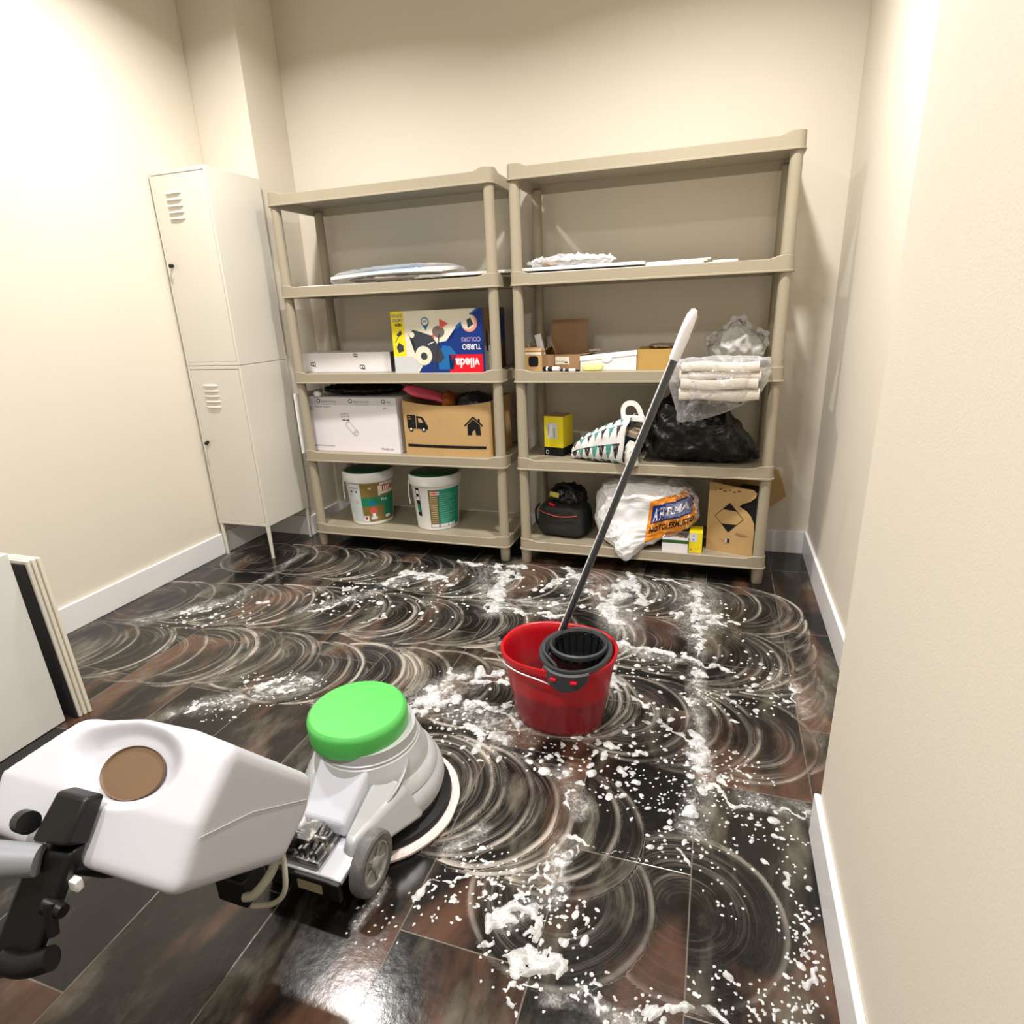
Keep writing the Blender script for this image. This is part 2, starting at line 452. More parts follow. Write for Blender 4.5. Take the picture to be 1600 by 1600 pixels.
baseboard('baseboard_column_front', XL + T, -0.13 + T, 0.141 - T, 0.141)
baseboard('baseboard_column_side', -0.13, -0.13 + T, 0.141, YB)
baseboard('baseboard_back', -0.13 + T, XR - T, YB - T, YB)
baseboard('baseboard_right', XR - T, XR, YN, YB)
baseboard('baseboard_near_right', XN - T, XN, YF, YN)

# ---------------------------------------------------------------- floor: slate tiles, scrubbed in overlapping circles
def floor_material():
    m = bpy.data.materials.new('wet_slate_tile'); m.use_nodes = True; t = NT(m); b = t.b
    tc = t.add('ShaderNodeTexCoord'); sep = t.add('ShaderNodeSeparateXYZ'); t.l(tc.outputs['Object'], sep.inputs[0])
    X, Y = sep.outputs[0], sep.outputs[1]
    col = t.math('FLOOR', t.math('DIVIDE', t.math('SUBTRACT', X, 0.941), 0.2815))
    fx = t.math('FRACT', t.math('DIVIDE', t.math('SUBTRACT', X, 0.941), 0.2815))
    off = t.math('MULTIPLY', t.math('FRACT', t.math('MULTIPLY', t.math('ADD', col, 100.0), 0.5)), 0.586)
    yy = t.math('DIVIDE', t.math('ADD', t.math('SUBTRACT', Y, off), 1.8695), 0.586)
    row = t.math('FLOOR', yy); fy = t.math('FRACT', yy)
    dx = t.math('MULTIPLY', t.math('SUBTRACT', 0.5, t.math('ABSOLUTE', t.math('SUBTRACT', fx, 0.5))), 0.2815)
    dy = t.math('MULTIPLY', t.math('SUBTRACT', 0.5, t.math('ABSOLUTE', t.math('SUBTRACT', fy, 0.5))), 0.586)
    d = t.math('MINIMUM', dx, dy)
    gr = t.math('SUBTRACT', 1.0, t.ramp(d, 0.0008, 0.0020))
    wn = t.add('ShaderNodeTexWhiteNoise', noise_dimensions='2D'); cv = t.add('ShaderNodeCombineXYZ'); t.l(col, cv.inputs[0]); t.l(row, cv.inputs[1]); t.l(cv.outputs[0], wn.inputs['Vector'])
    # offset the pattern per tile
    off3 = t.add('ShaderNodeVectorMath', operation='SCALE'); t.l(wn.outputs['Color'], off3.inputs[0]); off3.inputs['Scale'].default_value = 9.0
    vv = t.add('ShaderNodeVectorMath', operation='ADD'); t.l(tc.outputs['Object'], vv.inputs[0]); t.l(off3.outputs[0], vv.inputs[1])
    st = t.add('ShaderNodeMapping'); st.inputs['Scale'].default_value = (1.0, 0.38, 1.0); t.l(vv.outputs[0], st.inputs['Vector'])
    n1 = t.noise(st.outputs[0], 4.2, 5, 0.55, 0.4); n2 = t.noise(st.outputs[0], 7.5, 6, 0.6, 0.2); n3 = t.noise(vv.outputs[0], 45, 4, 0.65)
    base = t.mix(t.ramp(n1, 0.50, 0.66), (0.006, 0.0055, 0.0053), (0.085, 0.042, 0.026))
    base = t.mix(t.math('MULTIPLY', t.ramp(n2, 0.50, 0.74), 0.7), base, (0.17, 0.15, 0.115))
    base = t.mix(t.math('MULTIPLY', t.ramp(n3, 0.45, 0.75), 0.35), base, (0.02, 0.017, 0.016))
    a_s = t.add('ShaderNodeAttribute', attribute_name='swirl'); a_m = t.add('ShaderNodeAttribute', attribute_name='swirl_mask'); a_f = t.add('ShaderNodeAttribute', attribute_name='film')
    sx = t.add('ShaderNodeSeparateXYZ'); t.l(a_s.outputs['Vector'], sx.inputs[0])
    def streak(kr, kt, det):
        c = t.add('ShaderNodeCombineXYZ'); t.l(t.math('MULTIPLY', sx.outputs[0], kr), c.inputs[0]); t.l(t.math('MULTIPLY', sx.outputs[1], kt), c.inputs[1]); t.l(sx.outputs[2], c.inputs[2])
        return t.noise(c.outputs[0], 1.0, det, 0.62)
    s1 = t.ramp(streak(120, 0.32, 5), 0.48, 0.70); s2 = t.ramp(streak(22, 0.35, 2), 0.42, 0.68); s3 = t.ramp(streak(330, 1.2, 3), 0.48, 0.68)
    rim = t.ramp(sx.outputs[0], 0.184, 0.194)
    rimn = t.ramp(streak(6, 1.4, 3), 0.34, 0.62)
    s = t.math('ADD', t.math('MULTIPLY', s1, t.math('ADD', t.math('MULTIPLY', s2, 0.85), 0.15)), t.math('MULTIPLY', s3, t.math('ADD', t.math('MULTIPLY', s2, 0.4), 0.06)))
    s = t.math('ADD', s, t.math('MULTIPLY', t.math('MULTIPLY', rim, rimn), 0.95))
    s = t.math('ADD', s, t.math('MULTIPLY', s2, 0.05))
    s = t.math('MULTIPLY', s, t.math('MULTIPLY', t.ramp(sx.outputs[0], 0.015, 0.12), t.math('SUBTRACT', 1.0, t.ramp(sx.outputs[0], 0.196, 0.2015))))
    s = t.math('MULTIPLY', s, a_m.outputs['Fac'], clamp=True)
    c1 = t.mix(t.math('MULTIPLY', s, 0.76), base, (0.52, 0.47, 0.405))
    big = t.ramp(t.noise(tc.outputs['Object'], 14, 5, 0.62, 0.6), 0.34, 0.66)
    fine = t.ramp(t.noise(tc.outputs['Object'], 70, 4, 0.65, 1.2), 0.40, 0.66)
    fl = t.math('MULTIPLY', a_f.outputs['Fac'], t.math('ADD', t.math('MULTIPLY', big, t.math('ADD', t.math('MULTIPLY', fine, 0.5), 0.12)), 0.03), clamp=True)
    c2 = t.mix(fl, c1, (0.72, 0.71, 0.68))
    # specks of suds
    vo = t.add('ShaderNodeTexVoronoi'); vo.inputs['Scale'].default_value = 75; t.l(tc.outputs['Object'], vo.inputs['Vector'])
    c3 = t.mix(t.math('MULTIPLY', gr, 0.75), c2, (0.16, 0.14, 0.12))
    t.l(c3, b.inputs['Base Color'])
    rr = t.math('ADD', t.math('MULTIPLY', n3, 0.16), 0.08); rr = t.math('ADD', rr, t.math('MULTIPLY', t.math('ADD', s, fl), 0.22)); 
    t.l(rr, b.inputs['Roughness']); b.inputs['Specular IOR Level'].default_value = 0.42
    bn = t.add('ShaderNodeBump'); bn.inputs['Strength'].default_value = 0.24; bn.inputs['Distance'].default_value = 0.0016
    h = t.math('ADD', t.math('MULTIPLY', n3, 0.7), t.math('MULTIPLY', s, 0.25)); h = t.math('ADD', h, t.math('MULTIPLY', t.noise(vv.outputs[0], 14, 4, 0.6), 0.9)); h = t.math('SUBTRACT', h, t.math('MULTIPLY', gr, 0.8))
    t.l(h, bn.inputs['Height']); t.l(bn.outputs[0], b.inputs['Normal'])
    return m
def dist_poly(X, Y, pts):
    D = np.full(X.shape, 1e9)
    for (x0, y0), (x1, y1) in zip(pts[:-1], pts[1:]):
        dx, dy = x1 - x0, y1 - y0; L = dx * dx + dy * dy + 1e-12
        t = np.clip(((X - x0) * dx + (Y - y0) * dy) / L, 0, 1)
        D = np.minimum(D, np.hypot(X - x0 - t * dx, Y - y0 - t * dy))
    return D
def build_floor():
    h = 0.0045; x0, x1, y0, y1 = XL, XR, -2.35, YB
    nx = int((x1 - x0) / h); ny = int((y1 - y0) / h)
    xs = np.linspace(x0, x1, nx + 1); ys = np.linspace(y0, y1, ny + 1); X, Y = np.meshgrid(xs, ys, indexing='ij')
    SW = np.zeros(X.shape + (3,)); SM = np.zeros(X.shape)
    rs = np.random.RandomState(5); RAD = 0.203; discs = []
    y = -1.02
    while y < -0.25: discs.append((2.245 + rs.uniform(-.012, .012), y, 0.9)); y += rs.uniform(.055, .085)
    for ry, xa, xb, st, jit in ((-0.21, 2.20, -0.24, .080, .012), (-0.62, 2.17, -0.42, .074, .015), (-1.04, 2.19, -0.42, .068, .02)):
        x = xa; k = 0
        while x > xb:
            discs.append((x, ry + rs.uniform(-jit, jit) + 0.02 * math.sin(x * 5) - (0.09 * max(0, 1.1 - x) if ry < -0.5 else 0), rs.uniform(.35, 1.0))); x -= st * rs.choice([.35, .5, .8, 1.0, 1.4, 2.2])
    for x, yy, s in ((2.06, -1.66, .45), (1.80, -1.70, .5), (1.76, -1.52, .6), (1.70, -1.50, .9), (1.585, -1.51, 1.0), (1.545, -1.50, 1.0), (1.475, -1.49, 1.0), (1.395, -1.475, 1.0), (1.36, -1.48, .9), (1.29, -1.571, .8)):
        discs.append((x, yy, s))
    for k, (cx, cy, s) in enumerate(discs):
        dx = X - cx; dy = Y - cy; r = np.hypot(dx, dy) + 0.004 * (vnoise(X, Y, .05, 3) - .5); m = r < RAD
        SW[m, 0] = r[m]; SW[m, 1] = np.arctan2(dy, -dx)[m] if cx < 1.2 else np.arctan2(dy, dx)[m] * -1; SW[m, 2] = k * 7.31
        # keep the angle seam on the hidden (left) side of each circle
        SW[m, 1] = np.arctan2(dy[m], dx[m]); SM[m] = s
    SM *= np.clip(fbm(X, Y, .35, 21) * 2.2 - 0.25, 0.25, 1.1)
    SM *= np.clip((0.05 - Y) / 0.12, 0, 1)
    FI = np.zeros(X.shape)
    for wd, pts in FILM: FI = np.maximum(FI, np.clip(1.15 - dist_poly(X + .05 * (fbm(X, Y, .09, 71) - .5), Y + .05 * (fbm(X, Y, .09, 81) - .5), pts) / (wd * 1.15), 0, 1) ** 0.9)
    n = (nx + 1) * (ny + 1); V = np.zeros((n + 4, 3)); V[:n, 0] = X.ravel(); V[:n, 1] = Y.ravel()
    idx = np.arange(n).reshape(nx + 1, ny + 1)
    F = np.stack([idx[:-1, :-1], idx[1:, :-1], idx[1:, 1:], idx[:-1, 1:]], -1).reshape(-1, 4)
    V[n] = (XL, YF, 0); V[n + 1] = (XR, YF, 0); V[n + 2] = (XR, y0, 0); V[n + 3] = (XL, y0, 0)
    F = np.vstack([F, [[n, n + 1, n + 2, n + 3]]])
    me = np_mesh('floor', V, F)
    pad = lambda A, k: np.concatenate([A.reshape(n, -1), np.zeros((4, k))]).astype(np.float32).ravel()
    a = me.attributes.new('swirl', 'FLOAT_VECTOR', 'POINT'); a.data.foreach_set('vector', pad(SW, 3))
    a = me.attributes.new('swirl_mask', 'FLOAT', 'POINT'); a.data.foreach_set('value', pad(SM, 1))
    a = me.attributes.new('film', 'FLOAT', 'POINT'); a.data.foreach_set('value', pad(FI, 1))
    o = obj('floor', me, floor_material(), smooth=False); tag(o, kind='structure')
    return o
def build_foam():
    h = 0.003; x0, x1, y0, y1 = -0.1, 2.40, -2.05, 0.0
    xs = np.arange(x0, x1, h); ys = np.arange(y0, y1, h); X, Y = np.meshgrid(xs, ys, indexing='ij')
    H = np.full(X.shape, -0.004)
    WX = X + 0.040 * (fbm(X, Y, .04, 51) - .5) * 2; WY = Y + 0.040 * (fbm(X, Y, .04, 61) - .5) * 2
    n1 = fbm(X, Y, .035, 11, 3); n2 = fbm(X, Y, .012, 31, 2)
    for wd, pts in FOAM:
        wd = wd * 1.35 if wd > .008 else wd
        px = [p[0] for p in pts]; py = [p[1] for p in pts]; e = wd * 2 + .05
        i0, i1 = np.searchsorted(xs, [min(px) - e, max(px) + e]); j0, j1 = np.searchsorted(ys, [min(py) - e, max(py) + e])
        sl = (slice(i0, i1), slice(j0, j1)); d = dist_poly(WX[sl], WY[sl], pts)
        f = (wd * (0.55 + 2.6 * (n1[sl] - .45)) - d)
        hh = np.where(f > 0, np.sqrt(np.clip(f, 0, None) * 0.0045) * (0.7 + 0.6 * n2[sl]), f * 0.8)
        H[sl] = np.maximum(H[sl], np.clip(hh, -0.004, 0.010))
    rs = np.random.RandomState(9)
    def drop(cx, cy, r, el, an):
        e = r * 2.4 + .006; i0, i1 = np.searchsorted(xs, [cx - e, cx + e]); j0, j1 = np.searchsorted(ys, [cy - e, cy + e])
        if i1 <= i0 or j1 <= j0: return
        sl = (slice(i0, i1), slice(j0, j1)); dx = X[sl] - cx; dy = Y[sl] - cy; c, s = math.cos(an), math.sin(an)
        u = (dx * c + dy * s) / el; v = -dx * s + dy * c; q = r * (0.85 + 0.5 * (n2[sl] - .3)) - np.hypot(u, v)
        hh = np.where(q > 0, np.sqrt(np.clip(q, 0, None) * 0.004), q * 0.8)
        H[sl] = np.maximum(H[sl], np.clip(hh, -0.004, 0.007))
    for cx, cy, rx, ry, n, s in DROPS:
        for k in range(int(n * .85)):
            a = rs.uniform(0, 2 * math.pi); q = rs.uniform(0, 1) ** 0.6
            drop(cx + rx * q * math.cos(a), cy + ry * q * math.sin(a), float(np.clip(s * rs.lognormal(-0.32, .55), .0022, .017)), rs.uniform(1, 1.8), rs.uniform(0, 3.14))
    # keep foam out from under the bucket and the scrubbing disc
    H[np.hypot((X - 1.655) / .128, (Y + 1.10) / .098) < 1] = -.004
    H[np.hypot(X - 1.29, Y + 1.571) < .20] = -.004
    K = H > -0.0015
    keep = K[:-1, :-1] | K[1:, :-1] | K[1:, 1:] | K[:-1, 1:]
    idx = np.arange(X.size).reshape(X.shape)
    F = np.stack([idx[:-1, :-1], idx[1:, :-1], idx[1:, 1:], idx[:-1, 1:]], -1)[keep]
    used = np.unique(F); remap = np.full(X.size, -1); remap[used] = np.arange(len(used)); F = remap[F]
    V = np.stack([X.ravel()[used], Y.ravel()[used], H.ravel()[used]], 1)
    me = np_mesh('soap_foam', V, F)
    m = bpy.data.materials.new('soap_suds'); m.use_nodes = True; t = NT(m); tc = t.add('ShaderNodeTexCoord')
    f = t.ramp(t.noise(tc.outputs['Object'], 60, 4, .6), .35, .65)
    t.l(t.mix(f, (0.36, 0.36, 0.355), (0.62, 0.62, 0.615)), t.b.inputs['Base Color']); t.b.inputs['Roughness'].default_value = 0.28
    bn = t.add('ShaderNodeBump'); bn.inputs['Strength'].default_value = .5; bn.inputs['Distance'].default_value = .001
    t.l(t.noise(tc.outputs['Object'], 260, 2), bn.inputs['Height']); t.l(bn.outputs[0], t.b.inputs['Normal'])
    o = obj('soap_foam', me, m, smooth=True, angle=80)
    tag(o, 'white soap suds and droplets spilled over the dark wet floor tiles', 'foam', kind='stuff')
build_floor()
build_foam()
# ---------------------------------------------------------------- shelving units
LV = [0.0737, 0.4797, 0.8841, 1.2938, 1.70]; DEC = 0.040
def shelf_bm(W, D, top=False):
    r = 0.03; base = rrect(0, W, 0, D, r, 7)
    # subdivide straight sides so that the lip can ramp up at the corners
    pts = []
    for i, p in enumerate(base):
        q = base[(i + 1) % len(base)]; pts.append(p); L = math.hypot(q[0] - p[0], q[1] - p[1])
        if L > 0.1:
            for dd in (0.015, 0.028, 0.045, 0.06): pts.append((p[0] + (q[0] - p[0]) * dd / L, p[1] + (q[1] - p[1]) * dd / L))
            pts.append(((p[0] + q[0]) / 2, (p[1] + q[1]) / 2))
            for dd in (0.06, 0.045, 0.028, 0.015): pts.append((q[0] - (q[0] - p[0]) * dd / L, q[1] - (q[1] - p[1]) * dd / L))
    def lip(p):
        c = max(min(p[0], W - p[0]), 0); d = max(min(p[1], D - p[1]), 0); e = max(c, d)
        k = 1 - min(1, max(0, (e - 0.045) / 0.045)); return 0.047 + (0.014 if top else 0.011) * k * k * (3 - 2 * k)
    def ins(p, o):
        cx, cy = W / 2, D / 2; hx_, hy = W / 2, D / 2
        return (cx + (p[0] - cx) * (1 - o / hx_), cy + (p[1] - cy) * (1 - o / hy))
    spec = [(0.020, lambda p: DEC - 0.006), (0.010, lambda p: 0.0), (-0.003, lambda p: 0.0), (-0.003, lambda p: 0.005), (0.0, lambda p: 0.007), (0.001, lambda p: lip(p) - 0.002), (0.003, lambda p: lip(p)), (0.007, lambda p: lip(p)), (0.024, lambda p: DEC)]
    bm = bmesh.new()
    rings(bm, [[ins(p, o) + (z(p),) for p in pts] for o, z in spec])
    return bm
def shelving(x0, W, D, label):
    t = thing('shelving_unit', label, 'shelving unit', (x0, 0, 0))
    for i, z in enumerate(LV):
        o = obj('shelf', shelf_bm(W, D, i == 4), RESIN, t, loc=(0, 0, z), smooth=True, angle=30)
    for ix in (0.029, W - 0.029):
        for iy in (0.029, D - 0.029):
            bm = bmesh.new(); lathe(bm, [(0.0, 0.0), (0.021, 0), (0.023, 0.003), (0.026, LV[0] + 0.004)], (0, 0, 0), 20, cap0=False, cap1=False)
            obj('foot', bm, RESIN, t, loc=(ix, iy, 0))
            for i in range(4):
                a = LV[i] + DEC - 0.004; b = LV[i + 1] + 0.012
                bm = bmesh.new(); lathe(bm, [(0.0255, a), (0.0255, a + 0.02), (0.024, a + 0.03), (0.0225, b)], (0, 0, 0), 20)
                obj('post', bm, RESIN, t, loc=(ix, iy, 0))
    return t
WU = 1.126; XU2 = 1.1808; DU = 0.40
shelving(0.0, WU, DU, 'taupe resin five-tier shelving unit beside the lockers, holding the paint tubs')
shelving(XU2, WU, DU, 'taupe resin five-tier shelving unit near the right wall, holding the bags')
SZ = [z + DEC for z in LV]   # deck heights

# ---------------------------------------------------------------- lockers
def locker(z0, H, label, legs):
    W, D = 0.345, 0.35; t = thing('locker', label, 'locker', (-0.457 + 0.03, -0.23, z0))
    W = 0.318
    bm = bmesh.new(); g = 0.014; th = 0.012
    bx(bm, 0, th, 0, D, 0, H); bx(bm, W - th, W, 0, D, 0, H); bx(bm, th, W - th, D - 0.004, D, 0, H)
    bx(bm, th, W - th, 0, D - 0.004, 0, 0.016); bx(bm, th, W - th, 0, D - 0.004, H - 0.016, H)
    obj('body', bm, LOCK, t, smooth=False, bevel=0.002)
    # door: panel with five pressed louvres
    bm = bmesh.new(); x0, x1, z1, z2 = th + 0.002, W - th - 0.002, 0.018, H - 0.018
    bx(bm, x0, x1, 0.001, 0.016, z1, z2)
    for k in range(5):
        zc = z2 - 0.075 - 0.026 * k; xc0, xc1 = 0.075, 0.165
        rs = []
        for a in range(9):
            s = a / 8; x = xc0 + (xc1 - xc0) * s; w_ = math.sin(math.pi * min(1, max(0, s)) ) ** 0.25 if 0 < s < 1 else 0.05
            rs.append([(x, 0.0015, zc + 0.006), (x, 0.001 - 0.007 * w_, zc + 0.001), (x, 0.001 - 0.008 * w_, zc - 0.003), (x, 0.0015, zc - 0.004)])
        rings(bm, rs)
    obj('door', bm, LOCK, t, smooth=True, angle=30)
    bm = bmesh.new(); zc = z1 + (z2 - z1) * 0.54; m = Matrix.Translation((0.035, 0, zc)) @ Matrix.Rotation(R(90), 4, 'X')
    lathe(bm, [(0.008, -0.001), (0.008, 0.006), (0.006, 0.008)], seg=16, mat=m)
    bx(bm, 0.033, 0.037, -0.020, -0.006, zc - 0.003, zc + 0.003); m2 = Matrix.Translation((0.045, -0.022, zc - 0.002)) @ Matrix.Rotation(R(90), 4, 'X')
    lathe(bm, [(0.008, -0.002), (0.0095, 0), (0.008, 0.002)], seg=16, mat=m2, sx=1.3)
    obj('lock_key', bm, BLACK, t)
    if legs:
        for lx, ly in ((0.011, 0.011), (W - 0.011, 0.011), (0.011, D - 0.011), (W - 0.011, D - 0.011)):
            bm = bmesh.new(); tube(bm, [(0, 0, -z0 + 0.004), (0, 0, 0.0)], [0.008, 0.0115], 12); bx(bm, -.007, .007, -.007, .007, -z0, -z0 + .004)
            obj('leg', bm, LOCK, t, loc=(lx, ly, 0))
    return t
locker(0.178, 0.818, 'cream metal locker with vented door, lower of the two, standing on thin legs', True)
locker(0.998, 0.848, 'cream metal locker with vented door, upper one stacked on the other locker', False)

# ---------------------------------------------------------------- helpers for cartons
def carton(name, label, cat, x0, x1, y0, y1, z, h, mat, rot=0.0, group=None, bevel=0.0015, part='carton'):
    t = thing(name, label, cat, ((x0 + x1) / 2, (y0 + y1) / 2, z), rot, group)
    hw, hd = (x1 - x0) / 2, (y1 - y0) / 2
    bm = bmesh.new(); bx(bm, -hw, hw, -hd, hd, 0, h); obj(part, bm, mat, t, smooth=False, bevel=bevel)
    return t, hw, hd
def open_carton(bm, hw, hd, h, th=0.003, mi=0):
    bx(bm, -hw, hw, -hd, -hd + th, 0, h, mi); bx(bm, -hw, hw, hd - th, hd, 0, h, mi); bx(bm, -hw, -hw + th, -hd + th, hd - th, 0, h, mi); bx(bm, hw - th, hw, -hd + th, hd - th, 0, h, mi)
    bx(bm, -hw + th, hw - th, -hd + th, hd - th, 0, th, mi)
def flap(bm, a, b, out, th=0.003, mi=0):
    a, b, out = Vector(a), Vector(b), Vector(out); n = (b - a).cross(out).normalized() * th
    hexa(bm, [a, b, b + out, a + out], [a + n, b + n, b + out + n, a + out + n], mi)

# ---- left unit, level 3 (third from floor)
t, hw, hd = carton('flat_carton', 'long low white carton with small looped logos beside the upside-down mop box', 'box', -0.06, 0.492, 0.155, 0.33, SZ[2], 0.098, PAPER, R(-1.5))
p = Print((-hw, -hd, 0), (1, 0, 0), (0, 0, 1))
def loops(p, cx, cy, s, m):
    for dx in (-.5, .45): p.line([(cx + dx * s * .8 + .42 * s * math.cos(a * math.pi / 5), cy + .5 * s * math.sin(a * math.pi / 5)) for a in range(11)], s * .2, m)
    p.line([(cx + s * .9, cy - s * .7), (cx - s * .3, cy - s * .5)], s * .2, m)
loops(p, 0.085, 0.042, 0.018, INK); loops(p, 0.385, 0.026, 0.018, INK); loops(p, 0.350, 0.084, 0.014, INK)
p.done('printed_artwork', t)
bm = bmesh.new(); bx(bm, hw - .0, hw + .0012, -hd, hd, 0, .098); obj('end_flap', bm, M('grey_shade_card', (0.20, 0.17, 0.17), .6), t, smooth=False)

t, hw, hd = carton('mop_carton', 'blue and cream printed mop carton standing upside down, yellow strip at left', 'box', 0.548, 1.03, 0.085, 0.36, SZ[2], 0.287, M('dark_print_card', (0.05, 0.045, 0.06), .4), R(-2.2))
p = Print((-hw, -hd, 0), (1, 0, 0), (0, 0, 1)); W_, H_ = 2 * hw, 0.287
p.rect(0, W_, 0, H_, CREAMP)
u = lambda a, b: (a * W_, b * H_)
# blue lower right field with diagonal upper edge
p.poly([u(.27, 0), u(1, 0), u(1, 1), u(.96, 1), u(.71, .72), u(.68, .56), u(.60, .51), u(.52, .49), u(.36, .20)], BLUE, 1)
p.poly([u(.50, .05), u(.66, .05), u(.70, .30), u(.64, .42), u(.56, .44), u(.50, .30)], BLUE2, 2)
p.poly([u(.93, 1), u(.96, 1), u(.72, .69), u(.71, .74)], BLUE2, 2)
p.rect(.0 * W_, .145 * W_, .27 * H_, H_, YEL, 1)
p.poly([u(0, 0), u(.25, 0), u(.31, .16), u(.20, .27), u(0, .27)], M('speckled_print', (0.55, 0.57, 0.6), .4, var=.5, vscale=260), 1)
# bucket drawing
dk = M('charcoal_print', (0.03, 0.035, 0.05), .35)
p.poly([u(.19, .62), u(.24, .70), u(.33, .66), u(.44, .60), u(.53, .40), u(.57, .24), u(.52, .16), u(.40, .18), u(.30, .20), u(.24, .34), u(.25, .48)], dk, 3)
p.disc(.34 * W_, .28 * H_, .045, CREAMP, 4); p.disc(.345 * W_, .27 * H_, .018, dk, 5); p.disc(.225 * W_, .62 * H_, .014, CREAMP, 4)
p.disc(.52 * W_, .66 * H_, .032, M('mop_grey', (.14, .11, .10), .5), 4, ry=.026); p.line([u(.53, .62), u(.45, .0)], .005, dk, 6); p.line([u(.47, .50), u(.40, .46)], .004, PAPER, 6)
p.poly([u(.54, .70), u(.54, .86), u(.63, .78)], M('coral_print', (.62, .08, .06), .4), 5); p.poly([u(.38, .57), u(.47, .62), u(.47, .55), u(.40, .53)], M('coral_print', 0), 2)
# drop badge, circle picture
p.disc(.38 * W_, .82 * H_, .021, BLUE2, 3); p.poly([u(.34, .80), u(.42, .80), u(.385, .68)], BLUE2, 3); p.disc(.38 * W_, .82 * H_, .016, CREAMP, 4)
p.text('360', .40 * W_, .845 * H_, .02, .01, BLUE, 5, rot=math.pi)
p.disc(.855 * W_, .78 * H_, .040, M('peach_print', (.75, .30, .20), .4), 2); p.disc(.84 * W_, .80 * H_, .034, CREAMP, 3); p.poly([u(.83, .83), u(.87, .86), u(.90, .76), u(.84, .70)], dk, 4)
# words, printed upside down because the box stands on its head
p.rect(.62 * W_, .98 * W_, 0.0, .29 * H_, RED, 2)
p.text('vileda', .945 * W_, .235 * H_, .125, .046, PAPER, 3, bold=.03, rot=math.pi)
p.text('TURBO', .965 * W_, .455 * H_, .095, .026, PAPER, 3, bold=.02, rot=math.pi)
p.text('COLORS', .965 * W_, .56 * H_, .098, .020, M('lilac_ink', (.35, .25, .5), .4), 3, rot=math.pi)
p.text('NEW', .118 * W_, .81 * H_, .038, .014, INK, 3, bold=.03, rot=math.pi); p.text('LIMITED', .135 * W_, .885 * H_, .058, .015, GREYINK, 3, rot=math.pi); p.text('EDITION', .135 * W_, .955 * H_, .058, .014, GREYINK, 3, rot=math.pi)
p.poly([u(.05, .62), u(.10, .70), u(.12, .64), u(.08, .60)], dk, 3); p.line([u(.08, .62), u(.03, .50)], .003, dk, 3); p.poly([u(.04, .42), u(.07, .50), u(.12, .45), u(.12, .36), u(.06, .33)], dk, 3)
p.done('printed_artwork', t)
p = Print((hw, -hd, 0), (0, 1, 0), (0, 0, 1)); p.rect(0.0, .07, 0, .12, M('speckled_print', 0)); p.rect(0, .06, .12, .287, CARDD); p.poly([(.02, .2), (.05, .17), (.045, .09), (.02, .10)], dk, 1)
p.rect(.10, .26, .01, .1, M('maroon_print', (.12, .015, .015), .4)); p.rect(.10, .26, .14, .25, BLUE)
p.done('side_artwork', t)

# ---- left unit, level 2
t, hw, hd = carton('shipping_carton', 'big white shipping carton printed with a small spotlight drawing', 'box', 0.012, 0.548, 0.07, 0.34, SZ[1], 0.285, PAPER, R(-2))
p = Print((-hw, -hd, 0), (1, 0, 0), (0, 0, 1))
p.rect(0, 2 * hw, .245, .285, TAPEG)
for k in range(3):
    xx = .075 + k * .195
    p.disc(xx, .266, .011, INK, 1); p.disc(xx, .266, .0075, TAPEG, 2); p.text('SMARTHOUSE' if k < 2 else 'SM', xx + .018, .258, .09 if k < 2 else .02, .010, GREYINK, 1)
    if k < 2: p.line([(xx + .02, .249), (xx + .105, .249)], .0015, GREYINK, 1)
p.text('RECTILINE LIGHT', .01, .232, .14, .008, GREYINK, 1); p.text('6067', .01, .217, .03, .008, GREYINK, 1); p.text('50', .46, .227, .02, .008, GREYINK, 1)
p.text('SMARTHOUSE LIGHTING', .012, .026, .13, .007, GREYINK, 1); p.text('TEAM CA', .425, .018, .075, .010, GREYINK, 1)
p.line([(.205, .200), (.250, .202), (.252, .170), (.210, .168), (.205, .200)], .0022, GREYINK, 1); p.line([(.205, .188), (.25, .188)], .0015, GREYINK, 1); p.line([(.212, .168), (.228, .168)], .006, INK, 1); p.line([(.236, .170), (.25, .166)], .006, INK, 1)
cx, cy, an = .262, .125, R(-48); c, s = math.cos(an), math.sin(an)
q = lambda a, b: (cx + a * c - b * s, cy + a * s + b * c)
p.line([q(-.035, .015), q(.035, .015)], .002, GREYINK, 1); p.line([q(-.035, -.015), q(.035, -.015)], .002, GREYINK, 1)
p.line([q(-.035, -.015), q(-.042, 0), q(-.035, .015)], .002, GREYINK, 1); p.line([q(.035 + .008 * math.cos(k * .628), .015 * math.sin(k * .628)) for k in range(11)], .002, GREYINK, 1); p.line([q(.022, .015), q(.02, 0), q(.022, -.015)], .0015, GREYINK, 1)
p.done('printed_artwork', t)

